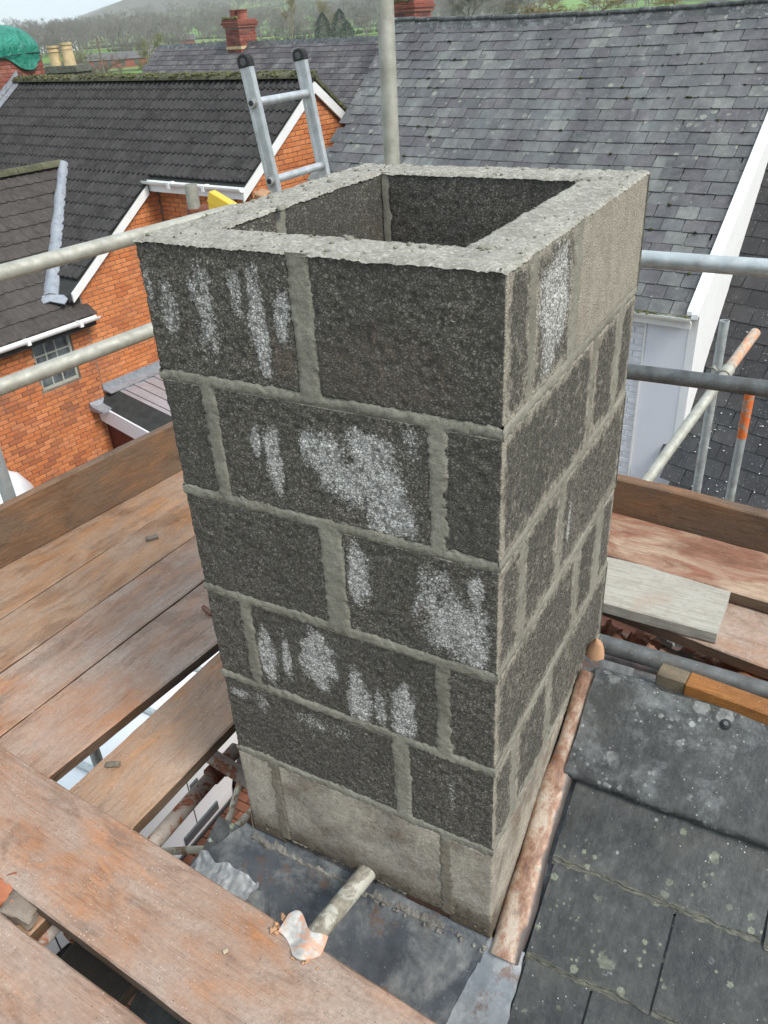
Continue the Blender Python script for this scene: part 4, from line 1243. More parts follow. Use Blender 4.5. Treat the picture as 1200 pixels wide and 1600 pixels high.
# toe boards
tb0 = Vector((-1.406, .423, 0)); tb1 = Vector((-1.297, 1.266, 0)); d = (tb1 - tb0).normalized()
def upright(label, p0, p1, z0, z1, th, material, name, seed, outward, group=None):
    """plank on edge: inner face runs through p0-p1"""
    p0 = Vector(p0); p1 = Vector(p1); d = (p1 - p0).normalized(); ln = (p1 - p0).length; h = z1 - z0
    n = outward.normalized()
    mid = (p0 + p1) / 2 + n * th / 2; mid.z = (z0 + z1) / 2
    M = Matrix(((d.x, 0, n.x, mid.x), (d.y, 0, n.y, mid.y), (0, 1, 0, mid.z), (0, 0, 0, 1)))
    hw, ht, b = h / 2, th / 2, .004
    prof = [(-hw, -ht + b), (-hw + b, -ht), (-hw * .5, -ht), (0, -ht), (hw * .5, -ht), (hw - b, -ht), (hw, -ht + b), (hw, ht - b), (hw - b, ht), (0, ht), (-hw + b, ht), (-hw, ht - b)]
    nx = 60; k = len(prof); vs_ = []
    for i in range(nx + 1):
        x = -ln / 2 + ln * i / nx
        for q, (y, z) in enumerate(prof):
            vs_.append((x, y + .003 * mnoise.noise(Vector((x * 4, seed, q * .3))) + .0015 * mnoise.noise(Vector((x * 25, q, seed))), z + .002 * mnoise.noise(Vector((x * 2, y * 9, seed)))))
    fs_ = [(i * k + q, (i + 1) * k + q, (i + 1) * k + (q + 1) % k, i * k + (q + 1) % k) for i in range(nx) for q in range(k)]
    fs_ += [tuple(range(k)), tuple(nx * k + q for q in range(k))[::-1]]
    o = put(name, MB().add(vs_, fs_).mesh(name), material, None, M)
    return tag(o, label, 'board', group)
upright('brown toe board standing on edge along the left side of the deck', tb0 - d * 1.2, tb1 + d * .9, ZL + .001, ZL + .212, .036, MT['wood_toe'], 'toe_board', 4, Vector((-d.y, d.x, 0)), 'toe boards on edge round the deck')

# right-hand platform behind the ridge
u6 = Vector((math.cos(math.radians(-6)), math.sin(math.radians(-6)), 0)); v6 = Vector((-u6.y, u6.x, 0))
q0 = Vector((.496, 1.303, 0))
upright('reddish brown toe board on edge behind the right-hand platform', q0 - u6 * 1.0, q0 + u6 * 1.6, -1.135, -.985, .040, MT['wood_toe'], 'toe_board', 9, v6, 'toe boards on edge round the deck')
GR = 'boards of the platform right of the chimney'
k0 = Vector((.493, 1.297, -1.098))
board('red and cream streaked board at the foot of the right toe board', k0 - u6 * 1.0, k0 + u6 * 1.6, .232, .038, MT['wood_red'], group=GR, seed=31)
k1 = Vector((.905, 1.045, -1.141)); du = Vector((1, -.17, 0)).normalized()
board('lower dusty board of the right platform, partly under the grey plank', k1 - du * 1.1, k1 + du * 1.4, .225, .038, MT['wood_dusty'], group=GR, seed=33)
o = board('short pale grey weathered plank lying on the right platform', (.05, 1.057, -1.101), (.893, 1.050, -1.101), .218, .038, MT['plank'], name='short_plank', cat='plank', seed=37)

# ------------------------------------------------------------------ scaffold tubes
TR = .02415
def tube_thing(label, p0, p1, material, group='galvanised tubes of the scaffold', r=TR, hollow=True, extra=None, name='scaffold_tube'):
    p0 = Vector(p0); p1 = Vector(p1)
    base = p0 if p0.z < p1.z else p1
    t = thing(name, label, 'scaffold tube', base, 0, group)
    MB().tube(p0, p1, r, r, 24, True, .0035 if hollow else 0).obj('tube', material, t, True, smooth=True)
    if extra: extra(t)
    return t
def coupler(parent, c, axis, material, r=TR):
    """half-coupler: a band with a bolted lug"""
    c = Vector(c); a = Vector(axis).normalized(); o_ = a.orthogonal().normalized(); b = a.cross(o_)
    m = MB().tube(c - a * .028, c + a * .028, r + .007, r + .007, 18, True)
    cp = m.obj('coupler', material, parent, True, smooth=True, bevel=.002)
    m = MB().tube(c + o_ * (r + .002) - b * .02, c + o_ * (r + .028) - b * .02, .012, .010, 8)
    m.tube(c + o_ * (r + .010) + b * .030, c + o_ * (r + .010) - b * .045, .006, .006, 8)
    m.tube(c + o_ * (r + .010) - b * .045, c + o_ * (r + .010) - b * .056, .011, .011, 6)
    m.obj('coupler_bolt', material, parent, True, smooth=True)
def ext(p0, p1, a, b):
    p0 = Vector(p0); p1 = Vector(p1); d = p1 - p0
    return p0 + d * a, p0 + d * b
a_, b_ = ext((-1.189, .607, -.312), (-1.109, 1.038, -.308), -2.6, 2.1)
tube_thing('upper guard rail left of the chimney, pale grey steel tube', a_, b_, MT['galv_pale'])
a_, b_ = ext((-1.119, .448, -.597), (-1.01, .934, -.580), -2.2, 2.2)
tube_thing('lower guard rail left of the chimney, pale grey steel tube', a_, b_, MT['galv_pale'])
a_, b_ = ext((.469, 1.503, -.366), (.798, 1.469, -.357), -2.5, 4.0)
tube_thing('upper guard rail right of the chimney, clean bluish steel tube', a_, b_, MT['galv'])
a_, b_ = ext((.459, 1.504, -.713), (.857, 1.462, -.692), -2.2, 3.0)
tube_thing('lower guard rail right of the chimney, dull dark steel tube', a_, b_, MT['galv_dark'])
tube_thing('tall grey upright pole behind the chimney, reaching above the frame', (-.310, 1.405, -6.9), (-.296, 1.40, 1.1), MT['galv_pale'])
tube_thing('upright standard outside the left toe board at the picture edge', (-1.492, .597, -6.9), (-1.492, .597, -.45), MT['galv'])
def stub_x(t):
    coupler(t, (-1.262, 1.567, -.345), (0, 0, 1), MT['rusty_steel'])
    coupler(t, (-1.20, 1.575, -.335), (1, .1, 0), MT['rusty_steel'])
tube_thing('open topped upright tube end beside the yellow frame, left behind the chimney', (-1.262, 1.567, -6.9), (-1.262, 1.567, -.232), MT['galv_pale'], extra=stub_x)
tube_thing('plain upright tube with open top in front of the dark slate roof', (.493, 3.38, -6.9), (.493, 3.38, -1.13), MT['galv'])
def orange_band(t):
    MB().tube((.672, 3.40, -1.505), (.672, 3.40, -1.76), TR + .0012, TR + .0012, 22).obj('paint_band', MT['orange_paint'], t, True, smooth=True)
tube_thing('upright tube with a bright orange painted band, right of the slate roof', (.672, 3.40, -6.9), (.672, 3.40, -1.50), MT['galv'], extra=orange_band)
def diag_end(t):
    p0 = Vector((.650, 3.30, -1.150)); d = (Vector((.428, 2.243, -1.469)) - p0).normalized()
    MB().tube(p0 - d * .004, p0 + d * .30, TR + .001, TR + .001, 22).obj('paint_band', MT['salmon_paint'], t, True, smooth=True)
    coupler(t, p0 + d * .34, d, MT['galv_pale'])
p0 = Vector((.650, 3.30, -1.150)); d = (Vector((.428, 2.243, -1.469)) - p0).normalized()
tube_thing('slanting brace tube with a salmon painted end, right of the chimney', p0 + d * 2.3, p0, MT['galv_pale'], extra=diag_end)
tube_thing('dull steel tube lying just behind the ridge under the right platform', (.30, .722, -1.143), (2.1, .716, -1.160), MT['galv_dark'])
def or_x(t):
    coupler(t, (-.436, .315, -1.748), (.01, .27, 0), MT['rusty_steel'])
tube_thing('tube with flaking orange paint below the deck, seen through the gap', (-.432, -.30, -1.75), (-.437, .42, -1.75), MT['rusty'], extra=or_x)
tube_thing('short grey cross tube clamped over the flaking orange tube', (-.53, .335, -1.698), (.02, .255, -1.698), MT['rusty'], hollow=True)
tube_thing('pale dirty tube stub running from the chimney foot under the front board', (.327, .03, -1.374), (.238, -.72, -1.345), MT['pipe'], r=.0215)
tube_thing('short rusty tube end under the two front boards at the bottom left', (-.265, -.62, -1.425), (-.265, -.345, -1.425), MT['rusty'])
# cream lattice of the lower lift
tube_thing('cream painted tube of the lower scaffold lift, above the red paving', (-1.16, .70, -3.2), (-1.10, 1.30, -3.2), MT['cream_tube'], 'cream tubes below the gap')
tube_thing('thin cream brace rising to the right from the lower cream tube', (-1.155, .90, -3.2), (-1.32, 1.29, -3.18), MT['cream_tube'], 'cream tubes below the gap', r=.017)
tube_thing('thin level cream tube meeting the lower cream tube at its left end', (-1.40, .69, -3.2), (-1.15, .835, -3.2), MT['cream_tube'], 'cream tubes below the gap', r=.019)

# board clip on the front plank, orange and chalky
clip = thing('board_clip', 'curled metal clip with flaking orange and white paint on the front board edge', 'clip', (.33, -.24, ZF))
vs_, fs_ = [], []
nu, nv = 22, 12
for lay in (0, 1):
    for i in range(nu + 1):
        for j in range(nv + 1):
            u, v = i / nu, j / nv
            x = .272 + .098 * u
            wdt = .030 * (0.45 + .9 * math.sin(PI * min(1, .12 + u * .8)) ** .7)
            y = -.222 - .010 * u - wdt * (v - .18) * 1.35 + .010 * math.sin(u * 7)
            z = ZF + .004 + .012 * math.sin(PI * u) * (1 - v) + .010 * (1 - v) ** 2 + .005 * math.sin(u * 9 + v * 2) - lay * .003 + .003
            vs_.append((x, y, z))
n = (nu + 1) * (nv + 1); I = lambda i, j, l=0: l * n + i * (nv + 1) + j
for i in range(nu):
    for j in range(nv):
        fs_ += [(I(i, j), I(i + 1, j), I(i + 1, j + 1), I(i, j + 1)), (I(i, j, 1), I(i, j + 1, 1), I(i + 1, j + 1, 1), I(i + 1, j, 1))]
for i in range(nu): fs_ += [(I(i, 0), I(i, 0, 1), I(i + 1, 0, 1), I(i + 1, 0)), (I(i, nv), I(i + 1, nv), I(i + 1, nv, 1), I(i, nv, 1))]
for j in range(nv): fs_ += [(I(0, j), I(0, j + 1), I(0, j + 1, 1), I(0, j, 1)), (I(nu, j), I(nu, j, 1), I(nu, j + 1, 1), I(nu, j + 1))]
MB().add(vs_, fs_).obj('clip_plate', MT['flap'], clip, True, smooth=True)
cl = [(.262 + random.uniform(-.006, .012), -.236 + random.uniform(-.022, .018), ZF + .003, random.choice((.003, .005, .007)), .8) for _ in range(14)]
cl += [(.345 + random.uniform(-.03, .035), -.275 + random.uniform(-.006, .006), ZF + .002, random.choice((.003, .004, .006)), .7) for _ in range(12)]
o = put('paint_flakes', lumps_mesh('paint_flakes', cl), MT['clay'], clip, None, True); o['kind'] = 'stuff'

board('black board added as painted shade under the gap between the two front boards', (-.285, -1.3, -1.56), (-.285, -.22, -1.56), .20, .038, MT['shade_wood'], seed=44)  # added board, coloured black so the gap reads as deep shadow

# amber timber behind the ridge capping
tm = thing('timber_batten', 'amber stained timber batten lying along the back of the ridge capping', 'timber', (.8, .56, -1.12))
a8 = math.radians(-5)
MB().box(0.02, .085, .002, .046, -.042, -.003, Matrix.Translation((.777, .552, -1.040)) @ Matrix.Rotation(a8, 4, 'Z')).obj('weathered_end', MT['wood_old'], tm, True, bevel=.003)
MB().box(.0855, 1.2, -.001, .048, -.048, -.002, Matrix.Translation((.777, .552, -1.040)) @ Matrix.Rotation(a8, 4, 'Z') @ Matrix.Rotation(math.radians(1.0), 4, 'Y')).obj('timber', MT['wood_amber'], tm, True, bevel=.003)
# clay shard standing at the top of the flashing strip
sh = MB()
vs_, fs_ = [], []
nu, nv = 16, 14
for lay in (0, 1):
    for i in range(nu + 1):
        for j in range(nv + 1):
            u, v = i / nu, j / nv
            w_ = .027 * math.sqrt(max(0.02, 1 - (2 * v - .75) ** 2 / 1.7)) * (1 if v < .6 else 1)
            a = (u - .5) * 2.2
            vs_.append((.642 + math.sin(a) * w_ * .95, .600 - math.cos(a) * .016 + lay * .007 + .02 * v, -1.128 + .088 * v * (1 - .12 * abs(a) / 1.1)))
n = (nu + 1) * (nv + 1)
for i in range(nu):
    for j in range(nv):
        fs_ += [(i * (nv + 1) + j, (i + 1) * (nv + 1) + j, (i + 1) * (nv + 1) + j + 1, i * (nv + 1) + j + 1),
                (n + i * (nv + 1) + j, n + i * (nv + 1) + j + 1, n + (i + 1) * (nv + 1) + j + 1, n + (i + 1) * (nv + 1) + j)]
K_ = lambda i, j, l: l * n + i * (nv + 1) + j
for i in range(nu): fs_ += [(K_(i, 0, 0), K_(i, 0, 1), K_(i + 1, 0, 1), K_(i + 1, 0, 0)), (K_(i, nv, 0), K_(i + 1, nv, 0), K_(i + 1, nv, 1), K_(i, nv, 1))]
for j in range(nv): fs_ += [(K_(0, j, 0), K_(0, j + 1, 0), K_(0, j + 1, 1), K_(0, j, 1)), (K_(nu, j, 0), K_(nu, j, 1), K_(nu, j + 1, 1), K_(nu, j + 1, 0))]
o = sh.add(vs_, fs_).obj('clay_shard', MT['clay'], None, True, smooth=True)
tag(o, 'curved broken clay shard standing at the top of the rusty flashing strip', 'clay shard')

# lead saddle and brick rubble behind the ridge
grid_sheet('lead_saddle', .58, .90, .57, .80, 14, 12, lambda x, y: -1.108 - .52 * (y - .56) + .006 * mnoise.noise(Vector((x * 12, y * 12, 3))), MT['lead'], terrace)
def chunk(name, size, seed, material, label, cat, loc, rot, group=None):
    rr = random.Random(seed)
    bm = bmesh.new()
    bmesh.ops.create_cube(bm, size=1.0)
    bmesh.ops.subdivide_edges(bm, edges=bm.edges[:], cuts=5, use_grid_fill=True)
    for v in bm.verts:
        c = v.co.copy()
        n_ = mnoise.noise(c * 2.1 + Vector((seed * 5.3, 1, 0)))
        v.co = Vector((c.x * size[0], c.y * size[1], c.z * size[2])) * (1 + .35 * n_ * (1.0 if c.x > .2 else .35))
        v.co += Vector((mnoise.noise(c * 5 + Vector((seed, 0, 0))), mnoise.noise(c * 5 + Vector((0, seed, 0))), mnoise.noise(c * 5 + Vector((0, 0, seed))))) * min(size) * .16
        v.co += Vector((mnoise.noise(c * 11 + Vector((seed, 3, 0))), mnoise.noise(c * 11 + Vector((3, seed, 0))), mnoise.noise(c * 11 + Vector((0, 3, seed))))) * min(size) * .10
    for f in bm.faces: f.smooth = True
    me = bpy.data.meshes.new(name); bm.to_mesh(me); bm.free()
    o = put(name, me, material, None, Matrix.Translation(loc) @ Matrix.Rotation(rot[2], 4, 'Z') @ Matrix.Rotation(rot[1], 4, 'Y') @ Matrix.Rotation(rot[0], 4, 'X'))
    return tag(o, label, cat, group)
rr = random.Random(3)
for i in range(26):
    x = .60 + (i % 9) * .068 + rr.uniform(-.02, .02); y = .80 + (i // 9) * .11 + rr.uniform(-.03, .03)
    z = -1.118 - .60 * (y - .555) + .018 + rr.uniform(0, .02)
    chunk('broken_brick', (rr.uniform(.06, .10), rr.uniform(.045, .07), rr.uniform(.04, .055)), i + 1, MT['brick_rubble'] if i % 4 else MT['mortar_brick'],
          'broken orange brick among the rubble under the right platform', 'brick', (x, y, z), (rr.uniform(-.4, .4), rr.uniform(-.3, .3), rr.uniform(0, 3)), 'brick rubble under the right platform')
chunk('broken_brick', (.075, .06, .035), 61, MT['brick_rubble'], 'broken orange brick in the gap between the two front boards', 'brick', (-.335, -.445, ZL + .018), (0.1, 0, .7))
chunk('mortar_lump', (.075, .06, .032), 62, MT['mortar_brick'], 'large rough lump of old mortar beside the orange brick in the front gap', 'mortar lump', (-.262, -.440, ZL + .014), (0, .1, .2))
chunk('mortar_lump', (.05, .035, .03), 63, MT['mortar_brick'], 'brown mortar lump behind the orange brick at the left picture edge', 'mortar lump', (-.370, -.402, ZL + .02), (0, 0, 1.2))
chunk('mortar_lump', (.040, .018, .014), 64, MT['mortar'], 'small grey mortar lump on the deck near the left toe board', 'mortar lump', (-1.036, .797, ZL + .009), (.2, 0, .95))
chunk('wood_chip', (.052, .013, .010), 65, MT['rusty_steel'], 'dark red splinter on the deck close to the chimney', 'splinter', (-.570, .545, ZL + .008), (0, 0, -.35))
chunk('wood_chip', (.034, .015, .005), 66, MT['wood_old'], 'flat grey chip on the deck board nearest the chimney', 'splinter', (-.385, -.058, ZL + .006), (0, 0, .5))
chunk('paint_chip', (.010, .007, .004), 67, MT['timber_pale'], 'cream paint chip in the middle of the front board', 'paint chip', (.20, -.33, ZF + .004), (0, 0, 1.0))
# scattered grit on the boards
lst = []
for i in range(420):
    if i % 3: x, y, z = random.uniform(-1.25, -.25), random.uniform(-.15, 1.2), ZL
    else:
        x = random.uniform(-.6, .6); y = -.17 - (x + .669) * .073 - random.uniform(.01, .22); z = ZF
    if z == ZL and (along(*e3, y) < x < along(*e4, y) + .01 or x > -.21): continue
    lst.append((x, y, z + .0012, random.choice((.0011, .0014, .0018, .0025)), .6))
o = put('deck_grit', lumps_mesh('deck_grit', lst, LUMPS1), MT['plank'], None)
tag(o, 'pale mortar grit scattered over the scaffold boards', 'grit', None, 'stuff')

# ------------------------------------------------------------------ ladder and yellow frame
lad = thing('ladder', 'aluminium ladder with black end caps standing behind the chimney', 'ladder', (-.93, 1.98, -1.3))
LX = lambda z: -1.11 + (.156 - z) * .152
for y in (1.80, 2.16):
    t0 = Vector((LX(-1.3), y, -1.3)); t1 = Vector((LX(.150), y, .150))
    d = (t1 - t0); ln = d.length; d.normalize()
    yv = Vector((0, 1, 0)); xv = yv.cross(d).normalized()
    M = Matrix(((xv.x, yv.x, d.x, t0.x), (xv.y, yv.y, d.y, t0.y), (xv.z, yv.z, d.z, t0.z), (0, 0, 0, 1)))
    m = MB()
    m.box(-.025, .025, -.011, .011, 0, ln)
    m.box(-.024, -.009, -.0132, -.0112, 0.01, ln - .01); m.box(.009, .024, -.0132, -.0112, 0.01, ln - .01)
    st = put('stile', m.mesh('stile', bevel=.003), MT['alu'], lad, None, True)
    st.matrix_basis = M
    # end cap: a black saddle with a round opening
    cm = MB()
    pr = [(-.028, -.016), (.028, -.016), (.028, .004)] + [(.028 * math.cos(a), .004 + .024 * math.sin(a)) for a in [PI * q / 10 for q in range(1, 10)]] + [(-.028, .004)]
    cm.prism(pr, 1, -.016, .016)
    cp = put('end_cap', cm.mesh('end_cap', bevel=.003), MT['rubber'], lad, None, True)
    cp.matrix_basis = M @ Matrix.Translation((0, 0, ln + .005))
    hm = MB().tube((-.004, -.0165, 0), (-.004, .0165, 0), .013, .013, 14)
    hp = put('cap_ring', hm.mesh('cap_ring'), MT['grey_trim'], lad, None, True)
    hp.matrix_basis = M @ Matrix.Translation((0.004, 0, ln + .008))
for i in range(6):
    z = .022 - i * .272
    MB().tube((LX(z), 1.775, z), (LX(z), 2.175, z), .0155, .0155, 14).obj('rung', MT['alu'], lad, True, smooth=True)
    MB().tube((LX(z), 1.783, z), (LX(z), 1.7866, z), .019, .019, 14).obj('rung_ferrule', MT['galv_pale'], lad, True, smooth=True)
    MB().tube((LX(z), 1.773, z), (LX(z), 1.7746, z), .010, .010, 12).obj('rung_hole', MT['black_trim'], lad, True)
yl = thing('yellow_frame', 'small yellow painted timber frame corner behind the chimney rim', 'frame', (-1.09, 1.5, -.7))
MB().box(0, .30, -.018, .018, -.022, .022, Matrix.Translation((-1.125, 1.512, -.258)) @ Matrix.Rotation(math.radians(24), 4, 'Y')).obj('rail', MT['yellow'], yl, True, bevel=.003)
MB().box(-.018, .018, -.017, .017, -.5, -.0235, Matrix.Translation((-1.112, 1.512, -.256))).obj('post', MT['yellow'], yl, True, bevel=.003)
MB().box(.02, .26, -.006, .006, -.20, -.023, Matrix.Translation((-1.125, 1.512, -.258)) @ Matrix.Rotation(math.radians(24), 4, 'Y')).obj('panel', MT['timber_pale'], yl, True)
chunk('mortar_lump', (.05, .04, .04), 71, MT['clay'], 'pinkish brown lump on the tube beside the ladder foot', 'mortar lump', (-1.03, 1.70, -.292), (.3, .2, 0))

# ------------------------------------------------------------------ vans in the lane below
GZ = -7.0
def wheel(parent, c, r):
    c = Vector(c)
    w_ = MB().tube(c - Vector((.11, 0, 0)), c + Vector((.11, 0, 0)), r, r, 30).obj('wheel', MT['rubber'], parent, True, smooth=True, bevel=.02, bseg=2)
    MB().tube(c + Vector((.111, 0, 0)), c + Vector((.118, 0, 0)), r * .55, r * .5, 24).obj('wheel_trim', MT['grey_trim'], parent, True, smooth=True)
van = thing('parked_van', 'white van in the lane below, door with black handle seen through the deck gap', 'van', (-4.5, 2.3, GZ))
XS = -3.60
prof = [(-.1, .20), (-.15, .75), (-.02, 1.02), (.75, 1.18), (1.35, 1.74), (1.75, 1.86), (4.45, 1.88), (4.75, 1.70), (4.85, 1.0), (4.82, .20)]
arch = lambda yc: [(yc + .42 * math.cos(a), .20 + .50 * math.sin(a)) for a in [PI * q / 10 for q in range(0, 11)]]
poly = prof + arch(3.72) + arch(.98)
m = MB().prism([(y, z + GZ) for y, z in poly], 0, XS - 1.78, XS)
m.obj('body', MT['van'], van, True, smooth=True, bevel=.05, bseg=3)
MB().prism([(y, z + GZ) for y, z in [(.6, .33), (.6, .9), (4.3, .9), (4.3, .33)]], 0, XS - 1.6, XS - .20).obj('underbody', MT['rubber'], van, True)
for yc in (.98, 3.72):
    wheel(van, (XS - .14, yc, GZ + .33), .33)
    wheel(van, (XS - 1.64, yc, GZ + .33), .33)
MB().prism([(y, z + GZ) for y, z in [(1.02, 1.20), (1.50, 1.66), (2.35, 1.68), (2.35, 1.20)]], 0, XS - .01, XS + .006).obj('window', MT['glass_green'], van, True)
MB().prism([(y, z + GZ) for y, z in [(2.55, 1.20), (2.55, 1.68), (3.55, 1.68), (3.55, 1.20)]], 0, XS - .01, XS + .006).obj('window', MT['glass_green'], van, True)
for y in (1.05, 2.73, 3.62):
    MB().box(XS - .004, XS + .0015, y - .006, y + .006, GZ + .38, GZ + 1.70).obj('door_seam', MT['black_trim'], van, True)
for y in (2.80,):
    hp = MB().box(XS + .001, XS + .020, y - .05, y + .06, GZ + .75, GZ + .95).obj('door_handle', MT['grey_trim'], van, True, bevel=.018, bseg=3)
    MB().box(XS + .0205, XS + .038, y - .018, y + .024, GZ + .78, GZ + .92).obj('handle_grip', MT['rubber'], van, True, bevel=.006)
MB().box(XS - .002, XS + .022, 2.52, 3.04, GZ + .30, GZ + .42).obj('side_moulding', MT['grey_trim'], van, True, bevel=.01)
MB().box(XS - .06, XS + .006, 1.45, 3.45, GZ + .17, GZ + .225).obj('sill', MT['black_trim'], van, True, bevel=.01)
MB().box(XS + .02, XS + .16, 1.30, 1.42, GZ + 1.18, GZ + 1.40).obj('wing_mirror', MT['black_trim'], van, True, bevel=.03, bseg=2)
for y in (1.95, 2.70, 3.35):
    MB().box(XS - 1.7, XS - .10, y - .03, y + .03, GZ + 1.885, GZ + 1.92).obj('roof_bar', MT['galv'], van, True, bevel=.01)

van2 = thing('parked_van', 'white vehicle with ribbed domed roof just beyond the left toe board', 'van', (-8.3, 4.5, GZ))
# dome-roofed body; local frame turned to run away from the viewer
RT = Matrix.Translation((-8.05, 5.02, GZ)) @ Matrix.Rotation(math.radians(-38), 4, 'Z')
L2, W2, H2 = 3.4, 1.75, 2.28
vs_, fs_ = [], []
nu, nv = 26, 30
for i in range(nu + 1):
    y = -L2 * i / nu
    ed = min(1.0, (i / nu) / .12) if i < nu / 2 else 1
    rise = math.sqrt(max(0, 1 - (1 - ed) ** 2))
    for j in range(nv + 1):
        t = -1 + 2 * j / nv
        rib = .014 * max(0, math.cos(t * PI * 4.0)) * (1 if ed > .4 else ed)
        x = W2 / 2 * t
        z = H2 - .42 * abs(t) ** 3.2 - .30 * (1 - rise) + rib
        vs_.append((x, y, z))
n = nv + 1
for i in range(nu):
    for j in range(nv): fs_.append((i * n + j, i * n + j + 1, (i + 1) * n + j + 1, (i + 1) * n + j))
k = len(vs_)
per = [i * n for i in range(nu + 1)] + [nu * n + j for j in range(1, n)] + [i * n + nv for i in range(nu - 1, -1, -1)] + [j for j in range(nv - 1, 0, -1)]
for q in per: vs_.append((vs_[q][0], vs_[q][1], .35))
for a, q in enumerate(per):
    b = (a + 1) % len(per); fs_.append((q, per[b], k + b, k + a))
fs_.append(tuple(range(k, k + len(per))))
me = MB().add([RT @ Vector(p) for p in vs_], fs_).mesh('body', smooth=True)
put('body', me, MT['van'], van2, None, True)
for sx_ in (-1, 1):
    for y in (-.6, -2.7):
        c = RT @ Vector((sx_ * (W2 / 2 - .10), y, .33)); a = (RT.to_3x3() @ Vector((1, 0, 0))) * .11
        MB().tube(c - a, c + a, .33, .33, 24).obj('wheel', MT['rubber'], van2, True, smooth=True)
# ------------------------------------------------------------------ shared building pieces
def brick_mesh(l=.213, h=.064, d=.02, seed=0):
    m = MB().box(-l / 2, l / 2, 0, d, -h / 2, h / 2)     # face looks towards -y
    me = m.mesh('brick', bevel=.004)
    rr = random.Random(seed)
    for v in me.vertices:
        if v.co.y < d * .5:
            v.co.x += rr.uniform(-.002, .002); v.co.z += rr.uniform(-.002, .002)
    return me
def face_bricks(axis, plane, a0, a1, z0, z1, keep=None, l=.225, h=.075, jit=.003, flip=1):
    """bricks on a vertical face in the parent's frame. axis 1: faces -y at y=plane, runs along x. axis 0: faces +x at x=plane, runs along y"""
    out = []
    nz = int((z1 - z0) / h)
    for k in range(nz):
        z = z0 + (k + .5) * h
        n = int((a1 - a0) / l) + 2
        for i in range(-1, n):
            a = a0 + (i + .5 + (.5 if k % 2 else 0)) * l
            lo, hi = max(a - l / 2, a0), min(a + l / 2, a1)
            if hi - lo < .06: continue
            c = (lo + hi) / 2; sx_ = (hi - lo - .010) / (l - .010)
            if keep and not keep(c, z, hi - lo): continue
            j = random.uniform(-jit, jit)
            mi = random.randrange(3)
            if axis == 1: M = Matrix.Translation((c, plane + j, z))
            else: M = Matrix.Translation((plane + j, c, z)) @ Matrix.Rotation(PI / 2, 4, 'Z')
            out.append((mi, M @ Matrix.Diagonal((sx_, 1, 1, 1))))
    return out
def new_bricks(): return [brick_mesh(seed=i) for i in range(3)]

def tile_mesh(w=.26, ln=.30, rolls=2, amp=.034, lip=.024, name='roof_tile'):
    nx = 6 * rolls
    vs_, fs_ = [], []
    for k, y in enumerate((0.0, 0.0, ln)):
        for i in range(nx + 1):
            x = -w / 2 + w * i / nx
            z = amp * max(0.0, math.sin(2 * PI * rolls * i / nx)) ** .8
            if k == 0: z = z * .4 - lip
            vs_.append((x, y, z))
    n = nx + 1
    for k in range(2):
        for i in range(nx): fs_.append((k * n + i, k * n + i + 1, (k + 1) * n + i + 1, (k + 1) * n + i))
    # underside
    b = len(vs_)
    vs_ += [(-w / 2, 0, -lip), (w / 2, 0, -lip), (w / 2, ln, -.012), (-w / 2, ln, -.012)]
    fs_.append((b, b + 3, b + 2, b + 1))
    me = bpy.data.meshes.new(name); me.from_pydata(vs_, [], fs_)
    return me
def slate_mesh(w, ln, th=.007, seed=0):
    rr = random.Random(seed)
    c = lambda: rr.uniform(-.006, .006)
    lower = [(-w / 2 + .004, c() * .6), (-w / 4, c() * .5), (0, c() * .6), (w / 4, c() * .5), (w / 2 - .004, c() * .6)]
    if seed % 3 == 1: lower[0] = (-w / 2 + .018, .0); lower.insert(0, (-w / 2 + .002, .022))
    if seed % 4 == 2: lower[-1] = (w / 2 - .022, .002); lower.append((w / 2 - .002, .020))
    poly = lower + [(w / 2 - .004, ln), (-w / 2 + .004, ln)]
    m = MB().prism(poly, 2, -th, 0)
    return m.mesh('slate')
def slope_M(x, y, z, a, tilt, yaw=0.0):
    """piece lying on a slope that rises towards +y"""
    return Matrix.Translation((x, y, z)) @ Matrix.Rotation(a - tilt, 4, 'X') @ Matrix.Rotation(yaw, 4, 'Z')

# ------------------------------------------------------------------ red-brick house with dark tiled roof (left)
TH = math.radians(-7)
GX, GY, GZ0 = -7.133, 11.36, -.493
H = GZ0 - GZ
house = thing('brick_house', 'orange brick house with dark ribbed tile roof, white gable trim and mossy ridge', 'house', (GX, GY, GZ), TH)
SM = .70
am = math.atan(SM)
def wing_up(a): return -1.22 - .733 * abs(a + 4.57)
def main_up(d): return SM * d if d < 0 else -.72 * d
# roof decks (solid)
MB().prism([(-1.86, H - 1.86 * SM - .05), (0, H - .05), (1.95, H - .72 * 1.95 - .05), (1.95, H - .72 * 1.95 - .17), (0, H - .20), (-1.86, H - 1.86 * SM - .17)], 0, -8.6, .03).obj('roof', MT['felt'], house)
MB().prism([(-3.86, H - 3.86 * SM - .05), (-1.8, H - 1.8 * SM - .055), (-1.8, H - 1.8 * SM - .17), (-3.86, H - 3.86 * SM - .17)], 0, -8.6, -2.14).obj('roof', MT['felt'], house)
items = []
g = .245; sd_ = g * math.cos(am); w = .26
for r_ in range(18):
    d0 = -1.93 - (0) + (9 - r_ - 1) * 0
    dep = -.02 - sd_ * (r_ + 1)
    a_hi = .05 if dep > -1.95 else -2.13
    if dep < -4.25: break
    n = int((a_hi + 8.12) / w)
    for i in range(n):
        a = a_hi - w / 2 - i * w
        if wing_up(a) > main_up(dep + .1) - .02: continue
        if dep + .1 < -3.85 and a > -2.35: continue
        items.append((0, slope_M(a + random.uniform(-.003, .003), dep, H + SM * dep + .006 + random.uniform(-.003, .003), am, .085, random.uniform(-.012, .012))))
pieces('roof_tile', [tile_mesh()], items, MT['tile'], house, 'roof_tiles')
